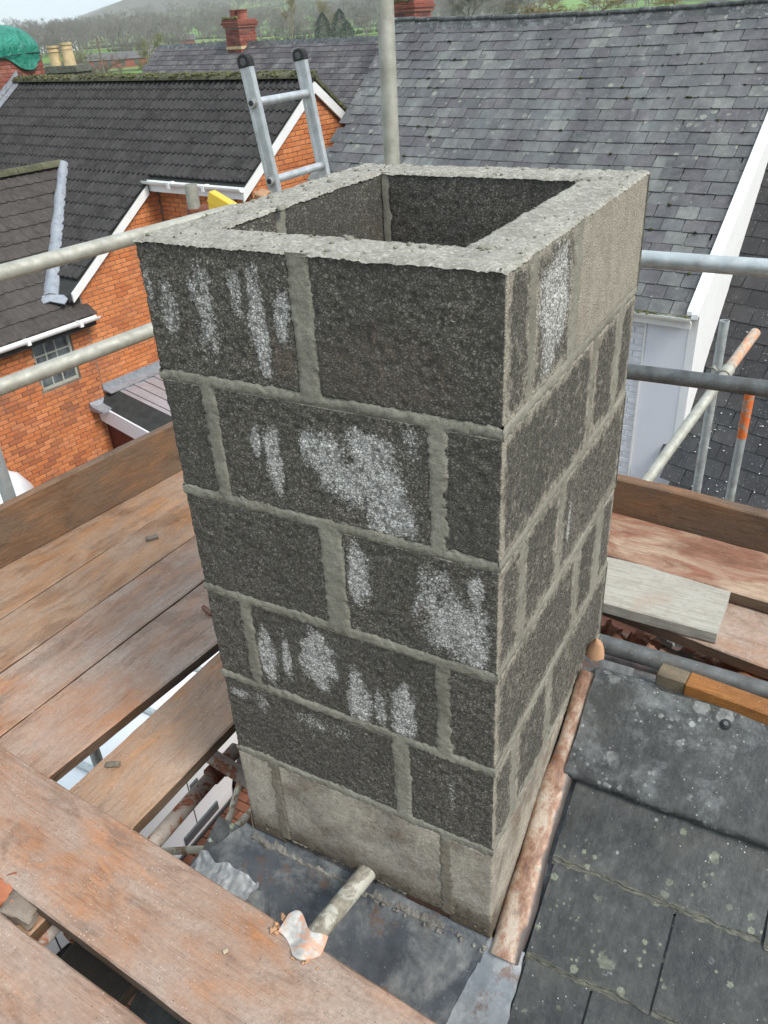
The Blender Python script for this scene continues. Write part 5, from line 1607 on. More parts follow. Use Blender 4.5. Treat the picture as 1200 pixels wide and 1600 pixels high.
# far slope of the main roof as one tiled sheet is hidden; ridge tiles
for i in range(18):
    a = .04 - .225 - i * .455
    m = MB(); pts_ = [(.13 * math.cos(t), .012 + .10 * math.sin(t)) for t in [PI * q / 8 for q in range(9)]]
    m.prism([(y, H - .028 + z) for y, z in pts_], 0, a - .222, a + .222)
    m.obj('ridge_tile', MT['tile_edge'], house, bevel=.006)
mo_ = [(random.uniform(-8.0, .05), random.uniform(-.12, .10), H + .05 + random.uniform(0, .05), random.choice((.02, .03, .045)), .6) for _ in range(620)]
mo_ = [(x, y, H - .02 + .105 * math.sqrt(max(0, 1 - (y / .14) ** 2)), s_, f) for x, y, z, s_, f in mo_]
mo_ += [(.03 + random.uniform(-.03, .03), y, H - .72 * y - .02, random.choice((.03, .045)), .7) for y in [random.uniform(.05, 1.3) for _ in range(60)]]
o = put('moss', lumps_mesh('moss', mo_, LUMPS1), MT['moss'], house); o['kind'] = 'stuff'
# white barge boards, gutter, downpipe
def rake_board(x0, x1, p, q, h, name='barge_board', drop=.07, parent=house, material=None):
    (d0, u0), (d1, u1) = p, q
    MB().prism([(d0, H + u0 - drop), (d1, H + u1 - drop), (d1, H + u1 - drop - h), (d0, H + u0 - drop - h)], 0, x0, x1).obj(name, material or MT['white'], parent)
rake_board(.031, .062, (-1.90, -1.90 * SM), (0, 0), .15)
rake_board(.031, .062, (0, 0), (1.5, -1.08), .17)
rake_board(-2.139, -2.105, (-3.80, -3.80 * SM), (-1.93, -1.93 * SM), .14)
rake_board(.02, .07, (0.02, .04), (1.5, -1.04), .06, 'verge_edge', .02, house, MT['tile_edge'])
def gutter(parent, x0, x1, y, z, r, material, axis=0, name='gutter'):
    pr = [(r * math.cos(t), r * math.sin(t)) for t in [PI + PI * q / 8 for q in range(9)]]
    pr += [(p_[0] * .86, p_[1] * .86) for p_ in pr[::-1]]
    m = MB()
    if axis == 0: m.prism([(y + p_[0], z + p_[1]) for p_ in pr], 0, x0, x1)
    else: m.prism([(y + p_[0], z + p_[1]) for p_ in pr], 1, x0, x1)
    return m.obj(name, material, parent)
gutter(house, -2.16, .10, -1.955, H - 1.34, .062, MT['white'])
MB().box(-2.13, .06, -1.89, -1.865, H - 1.52, H - 1.36).obj('fascia', MT['white'], house)
MB().tube((-.38, -1.72, H - 1.50), (-.38, -1.72, .3), .035, .035, 12).obj('downpipe', MT['white'], house, smooth=True)
for a in (-1.5, -.7): MB().box(a - .03, a + .03, -2.025, -1.89, H - 1.43, H - 1.33).obj('gutter_bracket', MT['white'], house, bevel=.004)
# walls
MB().prism([(-1.63, 0), (-1.63, H - 1.30), (0, H - .19), (1.85, H - 1.53), (1.85, 0)], 0, -.35, -.012).obj('wall', MT['mortar_brick'], house)
MB().box(-2.45, -.36, -1.638, -1.42, 0, H - 1.33).obj('wall', MT['mortar_brick'], house)
MB().prism([(-3.62, 0), (-3.62, H - 2.70), (-1.66, H - 1.33), (-1.66, 0)], 0, -2.45, -2.212).obj('wall', MT['mortar_brick'], house)
bk = new_bricks()
it = face_bricks(0, 0.0, -1.65, 1.8, H - 3.2, H, lambda c, z, l: z < H + main_up(c) - .12 - .35 * l)
it += face_bricks(1, -1.65, -2.2, -.02, H - 3.0, H - 1.33)
it += face_bricks(0, -2.2, -3.60, -1.66, H - 5.6, H, lambda c, z, l: z < H + main_up(c) - .12 - .35 * l)
pieces('brick', bk, it, MT['brick_orange'], house, 'bricks')

# lead valley roll where the wing roof meets the main roof
va = Vector((-4.50, -1.80, H - 1.235)); vb = Vector((-2.42, -3.98, H - 2.775))
m = MB(); dvec = vb - va; vw = dvec.normalized(); vs_l = dvec.cross(Vector((0, 0, 1))).normalized(); vup = vs_l.cross(vw) * -1
if vup.z < 0: vup = -vup
nseg = 26; prv = []
for i in range(nseg + 1):
    t = i / nseg
    wd = .085 + .03 * t + .006 * math.sin(i * 1.1)
    for k in range(9):
        s_ = -1 + k / 4
        prv.append(va + dvec * t + vs_l * (wd * s_) + vup * (.035 + .055 * (1 - s_ * s_) + .008 * mnoise.noise(Vector((i * .5, k * .5, 1))) + (.012 if i % 7 == 0 else 0)))
fsv = [(i * 9 + k, i * 9 + k + 1, (i + 1) * 9 + k + 1, (i + 1) * 9 + k) for i in range(nseg) for k in range(8)]
n0 = len(prv); prv += [p - vup * .05 for p in prv[:]]
fsv += [(n0 + a, n0 + d_, n0 + c, n0 + b) for a, b, c, d_ in fsv[:]]
for i in range(nseg):
    for k in (0, 8): fsv.append((i * 9 + k, (i + 1) * 9 + k, n0 + (i + 1) * 9 + k, n0 + i * 9 + k))
for i in (0, nseg):
    for k in range(8): fsv.append((i * 9 + k, i * 9 + k + 1, n0 + i * 9 + k + 1, n0 + i * 9 + k))
m.add(prv, fsv).obj('lead_valley', MT['lead_roof'], house, smooth=True)
m = MB()
for s_ in (-1, 1):
    q = [vb + vup * .06, vb + vs_l * (.30 * s_) + vw * .02 + vup * .03, vb + vs_l * (.22 * s_) + vw * .20 + vup * .02, vb + vw * .14 + vup * .05]
    m.add(q + [p - vup * .02 for p in q], [(0, 1, 2, 3), (4, 7, 6, 5), (0, 4, 5, 1), (1, 5, 6, 2), (2, 6, 7, 3), (3, 7, 4, 0)])
m.obj('lead_foot', MT['lead_roof'], house)

# ------------------------------------------------------------------ the lower wing with brown tiles
wing = thing('brick_wing', 'lower orange brick wing with brown tiles, white gutter and small paned window', 'house wing', (GX, GY, GZ), TH)
aw = math.atan(.733)
MB().prism([(-4.57, H - 1.28), (-2.02, H - 1.28 - .733 * 2.55), (-2.02, H - 1.42 - .733 * 2.55), (-4.57, H - 1.45), (-7.2, H - 1.42 - .733 * 2.63), (-7.2, H - 1.28 - .733 * 2.63)], 1, -9.5, -3.55).obj('roof', MT['felt'], wing)
items = []
g = .28; sd_ = g * math.cos(aw); w = .18
tm_ = tile_mesh(.18, .33, 1, .016, .020)
for r_ in range(13):
    a = -4.55 + sd_ * (r_ + 1) * 1.028
    if a > -1.97: break
    up = -1.22 - .733 * (a + 4.57)
    dv = up / SM - .06
    dmax = -3.49 if a > -2.47 else dv + .30
    i = 0
    while True:
        dd = -3.50 + 1.7 - i * w
        i += 1
        if dd < -8.6: break
        if dd + w / 2 > dmax: continue
        M = Matrix.Translation((a, dd, H + up + .006 + random.uniform(-.002, .003))) @ Matrix.Rotation(PI / 2, 4, 'Z') @ Matrix.Rotation(aw - .06, 4, 'X') @ Matrix.Rotation(random.uniform(-.01, .01), 4, 'Z')
        items.append((0, M))
pieces('roof_tile', [tm_], items, MT['tile_brown'], wing, 'roof_tiles')
for i in range(14):
    d_ = -1.78 - .24 - i * .47
    m = MB(); pts_ = [(-4.57 + .12 * math.cos(t), H - 1.235 + .10 * math.sin(t)) for t in [PI * q / 8 for q in range(9)]]
    m.prism(pts_, 1, d_ - .232, d_ + .232).obj('ridge_tile', MT['tile_edge'], wing, bevel=.005)
gutter(wing, -9.4, -3.53, -1.955, H - 3.13, .065, MT['white'], axis=1)
MB().box(-2.06, -2.035, -9.3, -3.60, H - 3.225, H - 3.15).obj('fascia', MT['white'], wing)
for d_ in (-3.9, -4.85, -5.8): MB().box(-2.02, -1.885, d_ - .03, d_ + .03, H - 3.21, H - 3.12).obj('gutter_bracket', MT['white'], wing, bevel=.004)
WY0, WY1, WZ0, WZ1 = -4.66, -3.96, H - 4.10, H - 3.20
for a0, a1, z0, z1 in ((-9.3, WY0, 0, H - 3.20), (WY1, -3.63, 0, H - 3.20), (WY0, WY1, 0, WZ0), (WY0, WY1, WZ1, H - 3.20)):
    MB().box(-2.45, -2.214, a0, a1, z0, z1).obj('wall', MT['mortar_dark'], wing)
MB().box(-6.9, -2.46, -3.9, -3.66, 0, H - 3.3).obj('wall', MT['mortar_dark'], wing)
zb0 = H - 6.3; kz0 = int((WZ0 - zb0) / .075); zw0 = zb0 + kz0 * .075; zw1 = zb0 + int((WZ1 - zb0) / .075 + .99) * .075
it = face_bricks(0, -2.2, -7.4, -3.605, zb0, zw0 + .001) + face_bricks(0, -2.2, -7.4, WY0 - .005, zw0, zw1 + .001) + face_bricks(0, -2.2, WY1 + .005, -3.605, zw0, zw1 + .001) + face_bricks(0, -2.2, -7.4, -3.605, zw1, H - 3.19)
pieces('brick', new_bricks(), it, mat_brick('weathered_orange_brick', [(.53, .175, .065), (.60, .225, .085), (.46, .15, .06), (.64, .25, .11), (.36, .125, .06)], (.24, .125, .08), .65), wing, 'bricks')
fr = MB()
for d_ in (WY0, WY0 + .215, WY0 + .43, WY1 - .03): fr.box(-2.31, -2.25, d_, d_ + .035, WZ0, WZ1)
wf_ = MB().box(-2.30, -2.25, WY0, WY0 + .04, WZ0, WZ1).box(-2.30, -2.25, WY1 - .04, WY1, WZ0, WZ1).box(-2.30, -2.25, WY0 + .04, WY1 - .04, WZ0, WZ0 + .04).box(-2.30, -2.25, WY0 + .04, WY1 - .04, WZ1 - .04, WZ1).obj('window', MT['frame_dirty'], wing)
cols = [WY0 + .04, WY0 + .235, WY0 + .425, WY1 - .04]; rws = [WZ0 + .04, WZ0 + .29, WZ0 + .55, WZ1 - .04]
for i in range(3):
    for j in range(3):
        MB().box(-2.285, -2.278, cols[i] + .012, cols[i + 1] - .012, rws[j] + .012, rws[j + 1] - .012).obj('pane', MT['glass'], wf_)
for c in cols[1:3]: MB().box(-2.295, -2.262, c - .012, c + .012, rws[0], rws[3]).obj('glazing_bar', MT['frame_dirty'], wf_)
for z in rws[1:3]: MB().box(-2.2945, -2.2645, cols[0], cols[3], z - .012, z + .012).obj('glazing_bar', MT['frame_dirty'], wf_)

# lean-to porch at the foot of the wing
porch = thing('lean_to', 'small lean-to with cloudy plastic roof, black felt edge and white fascia against brick wall', 'lean-to', (GX, GY, GZ), TH)
def Lz(a): return H - 4.46 - .15 * (a + 2.2)
Q = lambda a, d_, z: (a, d_, z)
m = MB(); 
nr = 18
for i in range(nr):
    d0 = -3.45 + (1.95) * i / nr; d1 = -3.45 + 1.95 * (i + 1) / nr - .012
    z = .012 if i % 2 else 0
    m.add([(-2.18, d0, Lz(-2.18) + z), (.1, d0, Lz(.1) + z), (.1, d1, Lz(.1) + z), (-2.18, d1, Lz(-2.18) + z), (-2.18, d0, Lz(-2.18) - .03), (.1, d0, Lz(.1) - .03), (.1, d1, Lz(.1) - .03), (-2.18, d1, Lz(-2.18) - .03)],
          [(0, 1, 2, 3), (4, 7, 6, 5), (0, 4, 5, 1), (1, 5, 6, 2), (2, 6, 7, 3), (3, 7, 4, 0)])
o = m.obj('roof_sheet', MT['poly'], porch); o['kind'] = 'stuff'
p_ = [(-2.17, -3.46, Lz(-2.17) + .02), (.1, -3.46, Lz(.1) + .02), (.1, -3.86, Lz(.1) - .20), (-2.17, -3.80, Lz(-2.17) - .18)]
MB().add(p_ + [(x, y + .03, z - .05) for x, y, z in p_], [(0, 1, 2, 3), (4, 7, 6, 5), (0, 4, 5, 1), (1, 5, 6, 2), (2, 6, 7, 3), (3, 7, 4, 0)]).obj('felt_edge', MT['felt'], porch)
p_ = [(-2.17, -3.815, Lz(-2.17) - .17), (.1, -3.875, Lz(.1) - .19), (.1, -3.875, Lz(.1) - .48), (-2.17, -3.815, Lz(-2.17) - .46)]
MB().add(p_ + [(x, y + .03, z) for x, y, z in p_], [(0, 1, 2, 3), (4, 7, 6, 5), (0, 4, 5, 1), (1, 5, 6, 2), (2, 6, 7, 3), (3, 7, 4, 0)]).obj('fascia', MT['render'], porch)
MB().prism([(-2.19, H - 4.34), (-2.19, H - 4.46), (-1.98, H - 4.475), (-1.98, H - 4.455), (-2.16, H - 4.43), (-2.17, H - 4.34)], 1, -3.62, -1.68).obj('lead_flashing', MT['lead_roof'], porch)
MB().prism([(-2.19, H - 4.56), (-2.19, H - 4.70), (-1.86, H - 4.70), (-1.86, H - 4.66), (-2.10, H - 4.62), (-2.16, H - 4.56)], 1, -3.95, -3.66).obj('lead_corner', MT['lead_roof'], porch)
MB().box(-2.19, .05, -3.70, -1.7, 0.02, H - 5.0).obj('wall', MT['maroon'], porch)
MB().box(-2.19, .05, -3.735, -3.705, H - 5.02, H - 4.96).obj('door_head', MT['white'], porch)

# ------------------------------------------------------------------ chimneys on the left
def stack_bricks(root, x0, x1, y0, y1, z0, z1, material, faces=('f', 'r')):
    bk = new_bricks(); it = []
    if 'f' in faces: it += face_bricks(1, y0, x0, x1, z0, z1)
    if 'r' in faces: it += face_bricks(0, x1, y0, y1, z0, z1)
    pieces('brick', bk, it, material, root, 'bricks')
    MB().box(x0, x1 - .013, y0 + .013, y1, z0 - 1.2, z1 - .002).obj('stack', MT['mortar_brick'], root)
tc = thing('brick_chimney', 'red brick chimney at the left edge, wrapped in green tarpaulin at its top', 'chimney', (GX, GY, GZ), TH)
stack_bricks(tc, -9.5, -8.13, -.62, .72, H - .75, H + .45, MT['brick_red'])
m = MB()
for i in range(3):
    d0 = -.95 + i * .32
    m2 = MB().prism([(d0, H + SM * d0 + .05), (d0 + .35, H + SM * (d0 + .35) + .05), (d0 + .35, H + SM * (d0 + .35) + .17), (d0, H + SM * d0 + .15)], 0, -8.127, -8.115)
    m2.obj('lead_flashing', MT['lead_roof'], tc)
MB().prism([(-1.1, H - 1.1 * SM + .02), (.05, H + .05), (.05, H + .075), (-1.1, H - 1.1 * SM + .045)], 0, -8.112, -7.93).obj('lead_soaker', MT['lead_roof'], tc)
tp = thing('tarpaulin', 'green tarpaulin draped over the top of the red brick chimney', 'tarpaulin', (GX, GY, GZ), TH)
vs_, fs_ = [], []
nu, nv = 64, 22
cx_, cy_ = -8.82, .05
for i in range(nu):
    a = 2 * PI * i / nu
    ca, sa = math.cos(a), math.sin(a)
    rx_ = .74 / max(abs(ca), abs(sa)) if False else .74 * (abs(ca) ** 5 + abs(sa) ** 5) ** (-1 / 5)
    for j in range(nv + 1):
        t = j / nv
        if t < .62:
            q = t / .62 * PI / 2
            rr_ = math.sin(q) ** .8; z = 1.04 - .48 * (1 - math.cos(q) ** .9)
        else:
            rr_ = 1.0 + .03 * math.sin(a * 9) * (t - .62) / .38; z = .56 - (t - .62) / .38 * (.20 + .10 * math.sin(a * 3 + .6) + .05 * math.sin(a * 7))
        fold = .045 * mnoise.noise(Vector((ca * 2.5, sa * 2.5, z * 4))) + .030 * abs(mnoise.noise(Vector((ca * 6, sa * 6, z * 5)))) + .020 * math.sin(a * 13 + z * 9) * min(1, t * 1.5)
        rr_ *= 1 + fold
        if t > .62 and -0.2 < a < .75: rr_ += .10 * math.exp(-((a - .45) / .2) ** 2) * (t - .62) / .38; z -= .06 * math.exp(-((a - .45) / .2) ** 2)
        vs_.append((cx_ + ca * rx_ * rr_, cy_ + sa * rx_ * rr_ * 1.02, H + z))
for i in range(nu):
    for j in range(nv):
        a = i * (nv + 1) + j; b = ((i + 1) % nu) * (nv + 1) + j
        fs_.append((a, b, b + 1, a + 1))
n0 = len(vs_)
vs_ += [(cx_ + (x - cx_) * .985, cy_ + (y - cy_) * .985, z - .012) for x, y, z in vs_[:]]
fs_ += [(n0 + a, n0 + d_, n0 + c, n0 + b) for a, b, c, d_ in fs_[:]]
for i in range(nu):
    a = i * (nv + 1) + nv; b = ((i + 1) % nu) * (nv + 1) + nv; fs_.append((a, b, n0 + b, n0 + a))
MB().add(vs_, fs_).obj('sheet', MT['tarp'], tp, smooth=True)
rp = MB()
for i in range(nu):
    a0, a1 = 2 * PI * i / nu, 2 * PI * (i + 1) / nu
    f = lambda a: Vector((cx_ + math.cos(a) * .765 * (abs(math.cos(a)) ** 5 + abs(math.sin(a)) ** 5) ** -.2, cy_ + math.sin(a) * .78 * (abs(math.cos(a)) ** 5 + abs(math.sin(a)) ** 5) ** -.2, H + .47 + .02 * math.sin(a * 3)))
    rp.tube(f(a0), f(a1), .008, .008, 6, False)
rp.obj('cord', MT['black_trim'], tp)

pc = thing('pot_chimney', 'dark stained chimney with two buff clay pots behind the tiled roof', 'chimney', (-18.9, 16.9, GZ), math.radians(20))
MB().box(-.46, .46, 0, .9, 5.2, 6.40).obj('stack', MT['cap_dark'], pc, bevel=.02)
MB().prism([(-.50, 6.40), (.50, 6.40), (.44, 6.56), (-.44, 6.58)], 1, -.04, .95).obj('cap', MT['cap_dark'], pc, bevel=.01)
def pot(parent, x, y, z0, h, r0, r1, material, flare=True, seg=18):
    m = MB().tube((x, y, z0), (x, y, z0 + h), r0, r1, seg, True)
    p = m.obj('pot', material, parent, smooth=True)
    if flare:
        MB().tube((x, y, z0 + h * .90), (x, y, z0 + h * 1.0), r1 + .03, r1 + .035, seg, True, .03).obj('pot_rim', material, p, smooth=True)
        MB().tube((x, y, z0 + h * .70), (x, y, z0 + h * .76), r1 + .022, r1 + .022, seg, True, .02).obj('pot_band', material, p, smooth=True)
pot(pc, -.25, .3, 6.55, .50, .15, .14, MT['pot_buff'])
pot(pc, .13, .35, 6.55, .56, .17, .13, MT['pot_buff'])

# ------------------------------------------------------------------ far slate roof
TF = math.radians(-12.6)
fh = thing('far_slate_house', 'distant house with a long purple grey lichened slate roof behind the brick gable', 'house', (-20.87, 23.13, GZ), TF)
HF = -.2 - GZ; SF = .80; af = math.atan(SF)
LF = 13.2
MB().prism([(-4.0, HF - 4.0 * SF - .03), (0, HF - .03), (4.0, HF - 4.0 * SF - .03), (4, HF - 4 * SF - .2), (3.7, 0), (-3.7, 0), (-4, HF - 4 * SF - .2)], 0, 0, LF).obj('wall', MT['felt'], fh)
items = []
g = .20; sd_ = g * math.cos(af); w = .27
sl = [slate_mesh(.27, .30, .008, i) for i in range(5)]
for r_ in range(24):
    y = -.05 - sd_ * (r_ + 1)
    n = int(LF / w)
    for i in range(n + 1):
        x = (i + (.5 if r_ % 2 else 0)) * w + random.uniform(-.006, .006)
        if x > LF: continue
        items.append((random.randrange(5), slope_M(x, y, HF + SF * y + .014, af, .05, random.uniform(-.012, .012))))
pieces('slate', sl, items, MT['slate_far'], fh, 'slates')
for i in range(28):
    x = .24 + i * .47
    MB().prism([(-.13, HF - .10), (0, HF + .035), (.13, HF - .10), (.10, HF - .11), (0, HF), (-.10, HF - .11)], 0, x - .23, x + .23).obj('ridge_tile', MT['near_ridge'], fh)
def far_chimney(label, loc, h, wdt, pots_):
    c = thing('brick_chimney', label, 'chimney', loc, TF)
    hw = wdt / 2
    stack_bricks(c, -hw, hw, -hw, hw, .0, h * .62, MT['brick_red'])
    z = h * .62
    MB().box(-hw - .02, hw + .02, -hw - .02, hw + .02, .16, .24).obj('pale_band', MT['pot_buff'], c)
    for k, e in enumerate((.04, .075, .05)):
        MB().box(-hw - e, hw + e, -hw - e, hw + e, z + k * .075 + .002, z + k * .075 + .070).obj('corbel', MT['brick_red'], c, bevel=.006)
    o = put('moss', lumps_mesh('moss', [(random.uniform(-hw, hw), random.uniform(-hw, hw) if i % 2 else -hw - .03, z + .235 + random.uniform(-.02, .03), random.choice((.04, .06)), .7) for i in range(50)], LUMPS1), MT['moss'], c); o['kind'] = 'stuff'
    for x in pots_:
        pot(c, x, 0, z + .22, h * .21, .155, .145, MT['pot_red'])
far_chimney('mossy red brick chimney with a pale band on the distant slate ridge', (-16.72, 22.20, -.52), 1.16, .66, (-.16, .17))
far_chimney('red brick chimney half hidden by the left end of the big slate ridge', (-9.75, 20.05, -.45), 1.25, .66, (-.17, .16))

# ------------------------------------------------------------------ big slate roofed house (centre right)
TS = math.radians(-6)
EX, EY, EZ = -.372, 8.38, -2.691
sh_ = thing('slate_house', 'large house with worn grey and purple slate roof, white gutter and white walls', 'house', (EX, EY, GZ), TS)
HS = EZ - GZ; SS = .785; as_ = math.atan(SS)
RD = 3.64
def sag(x): return -.05 * math.sin(PI * min(1, max(0, -x / 6.2))) + .02 * mnoise.noise(Vector((x * .9, 0, 3)))
MB().prism([(0.02, HS - .05), (RD, HS + RD * SS - .10), (2 * RD, HS - .05), (2 * RD - .2, 0), (.16, 0), (.16, HS - .12)], 0, -6.18, -.10).obj('wall', MT['felt'], sh_)
items = []
g = .186; sd_ = g * math.cos(as_); w = .252
sl = [slate_mesh(.252, .30, .012, i) for i in range(8)]
nr = int(RD / sd_)
for r_ in range(nr + 1):
    y = -.07 + sd_ * r_
    if y > RD - .10: break
    off = (.5 if r_ % 2 else 0) * w + random.uniform(-.02, .02)
    for i in range(26):
        x = -.045 - off - w / 2 - i * w + (0 if i or r_ % 2 == 0 else 0)
        if x < -6.25: continue
        items.append((random.randrange(8), slope_M(x + random.uniform(-.004, .004), y + random.uniform(-.006, .006), HS + SS * y + .016 + sag(x) * y / RD + random.uniform(-.002, .004), as_, .055 + random.uniform(-.01, .015), random.uniform(-.014, .014))))
    if r_ % 2: items.append((0, slope_M(-.045 - w * .25, y, HS + SS * y + .014, as_, .055) @ Matrix.Diagonal((.48, 1, 1, 1))))
pieces('slate', sl, items, MT['slate'], sh_, 'slates')
mo_ = []
for i in range(120):
    x = random.uniform(-5.9, -.2); y = .1 + random.random() * 3.3
    r_ = round((y + .07) / sd_); y = -.07 + sd_ * r_ - .004
    mo_.append((x, y, HS + SS * y + .022 + sag(x) * y / RD, random.choice((.010, .014, .020, .03)), .5))
o = put('moss', lumps_mesh('moss', mo_, LUMPS1), mat_twig('dark_moss', (.02, .022, .010), (.07, .075, .025)), sh_); o['kind'] = 'stuff'
for i in range(14):
    x = -.24 - i * .455
    zz = HS + RD * SS + sag(x)
    m = MB().prism([(RD - .19, zz - .145), (RD - .03, zz + .0), (RD, zz + .035), (RD + .03, zz), (RD + .19, zz - .145), (RD + .17, zz - .16), (RD, zz - .03), (RD - .17, zz - .16)], 0, x - .223, x + .223)
    m.obj('ridge_tile', MT['near_ridge'], sh_, bevel=.004)
    MB().tube((x - .224, RD, zz + .035), (x + .224, RD, zz + .035), .035, .035, 10).obj('ridge_roll', MT['near_ridge'], sh_, smooth=True)
# eaves gutter and walls
gutter(sh_, -6.3, -.03, -.09, HS - .045, .060, MT['white_moss'])
MB().box(-6.2, -.05, -.01, .02, HS - .20, HS - .07).obj('fascia', MT['white'], sh_)
mo_ = [(random.uniform(-1.6, -.06), -.09 + random.uniform(-.05, .03), HS - .042, random.choice((.012, .02, .03)), .4) for _ in range(60)]
o = put('gutter_moss', lumps_mesh('gutter_moss', mo_, LUMPS1), MT['moss'], sh_); o['kind'] = 'stuff'
MB().box(-.575, -.004, .125, .158, 0, HS - .125).obj('wall', MT['render'], sh_)
MB().box(-6.18, -.60, .142, .158, 0, HS - .125).obj('wall', MT['render'], sh_)
MB().box(-.600, -.577, .108, .1575, 0, HS - .125).obj('corner_strip', MT['white'], sh_)
pieces('brick', new_bricks(), face_bricks(1, .128, -1.95, -.602, HS - 3.0, HS - .14), MT['brick_white'], sh_, 'bricks')
# white gable face and its verge
MB().prism([(.12, 0), (.12, HS - .10), (.0, HS - .02), (-.06, HS - .055), (-.06, HS + .015), (RD, HS + RD * SS + .05), (2 * RD, HS), (2 * RD, 0)], 0, -.098, -.002).obj('gable_wall', MT['white_gable'], sh_)
MB().prism([(-.08, HS - .06), (RD, HS + RD * SS + .02), (RD, HS + RD * SS + .075), (-.08, HS - .005)], 0, -.04, .028).obj('verge_board', MT['white_gable'], sh_)

# ------------------------------------------------------------------ steep dark slate roof to the right
TL = math.radians(-17)
u6s = Vector((math.cos(TS), math.sin(TS), 0)); v6s = Vector((-u6s.y, u6s.x, 0))
LP = Vector((EX, EY, EZ)) + v6s * .675 + Vector((0, 0, -.884)) + u6s * .03
lr = thing('dark_roof_house', 'house with steep dark plain slate roof spattered with white, right of the white gable', 'house', (LP.x, LP.y, GZ), TL)
HL = LP.z - GZ; SLo = 1.42; al = math.atan(SLo)
items = []
g = .205; sd_ = g * math.cos(al); w = .27
sl = [slate_mesh(.27, .32, .008, i * 3) for i in range(3)]
inv = rootm(lr).inverted()
for r_ in range(-9, 22):
    y = sd_ * r_
    off = (.5 if r_ % 2 else 0) * w
    for i in range(-8, 12):
        x = off + i * w
        wp = rootm(lr) @ Vector((x, y, HL + SLo * y))
        if (wp - Vector((EX, EY, EZ))).dot(u6s) < -.12: continue
        items.append((random.randrange(3), slope_M(x + random.uniform(-.003, .003), y + random.uniform(-.003, .003), HL + SLo * y + .012, al, .045, random.uniform(-.008, .008))))
pieces('slate', sl, items, MT['slate_low'], lr, 'slates')
y0, y1 = sd_ * -9, sd_ * 22
MB().prism([(y0 + .02, HL + SLo * y0 - .02), (y1, HL + SLo * y1 - .02), (y1 + 1.5, HL + SLo * y1 - 1.5), (y1 + 1.5, 0), (y0 + .3, 0), (y0 + .3, HL + SLo * y0 - .15)], 0, .35, 3.4).obj('wall', MT['felt'], lr)
sp_ = [(random.gauss(.55, .5), sd_ * random.uniform(-7, 6)) for _ in range(170)]
o = put('white_splatter', lumps_mesh('white_splatter', [(x, y, HL + SLo * y + .022, random.choice((.005, .007, .010, .013)), .3) for x, y in sp_ if x > .2], LUMPS1), MT['white_gable'], lr); o['kind'] = 'stuff'
# ------------------------------------------------------------------ ground, hills, far town and trees
def sstep(a, b, x):
    t = np.clip((x - a) / (b - a), 0, 1); return t * t * (3 - 2 * t)
def hill_h(X, Y):
    r = np.hypot(X, Y); az = np.degrees(np.arctan2(X, Y))
    # ridge height by bearing: low to the far left, rising to a long hill from -47 degrees eastward
    top = 22 + 120 * sstep(-49.5, -36, az) + 35 * sstep(-37, -20, az)
    top = top * (1 - .75 * sstep(-62, -75, az) if False else 1)
    P = np.stack([X * .001, Y * .001, np.zeros_like(X)], 1)
    n = fbm(P, 2.1, 4, 3) - .5
    n2 = fbm(P, 9.0, 3, 8) - .5
    h = sstep(650, 2000, r) * (top + n * 60) * (1 + .15 * n2) + sstep(120, 600, r) * (n2 * 6)
    h = h + sstep(15, 130, r) * sstep(-40, -5, az) * 5.5 * sstep(40, 10, az)      # ground rises behind the slate house
    return GZ + h
naz, nr_ = 288, 110
AZ = np.radians(np.linspace(-180, 180, naz, endpoint=False))
RR = np.concatenate([[0.5], np.geomspace(6, 3400, nr_)])
A_, R_ = np.meshgrid(AZ, RR, indexing='ij')
X = (R_ * np.sin(A_)).ravel(); Y = (R_ * np.cos(A_)).ravel()
V = np.stack([X, Y, hill_h(X, Y)], 1)
idx = np.arange(len(V)).reshape(A_.shape)
nx_ = np.roll(idx, -1, axis=0)
F = np.stack([idx[:, :-1], idx[:, 1:], nx_[:, 1:], nx_[:, :-1]], -1).reshape(-1, 4)
gr = put('ground', npmesh('ground', V, F, True), MT['terrain']); gr['kind'] = 'structure'
def gh(x, y): return float(hill_h(np.array([x], float), np.array([y], float))[0])
# red paved lane between the houses
m = MB().box(-3.9, -.2, -1.5, 8.2, GZ - .05, GZ + .004)
ln_ = m.obj('lane', MT['paving']); ln_['kind'] = 'structure'
it = []
bk = []
for i in range(3):
    b = MB().box(-.1, .1, -.05, .05, 0, .03).mesh('paver', bevel=.004); bk.append(b)
for i in range(15):
    for j in range(44):
        it.append((random.randrange(3), Matrix.Translation((-3.75 + i * .21 + (.105 if j % 2 else 0), -.2 + j * .11, GZ + .006 + random.uniform(0, .003)))))
pieces('paver', bk, it, MT['paving'], ln_, 'pavers', 300)

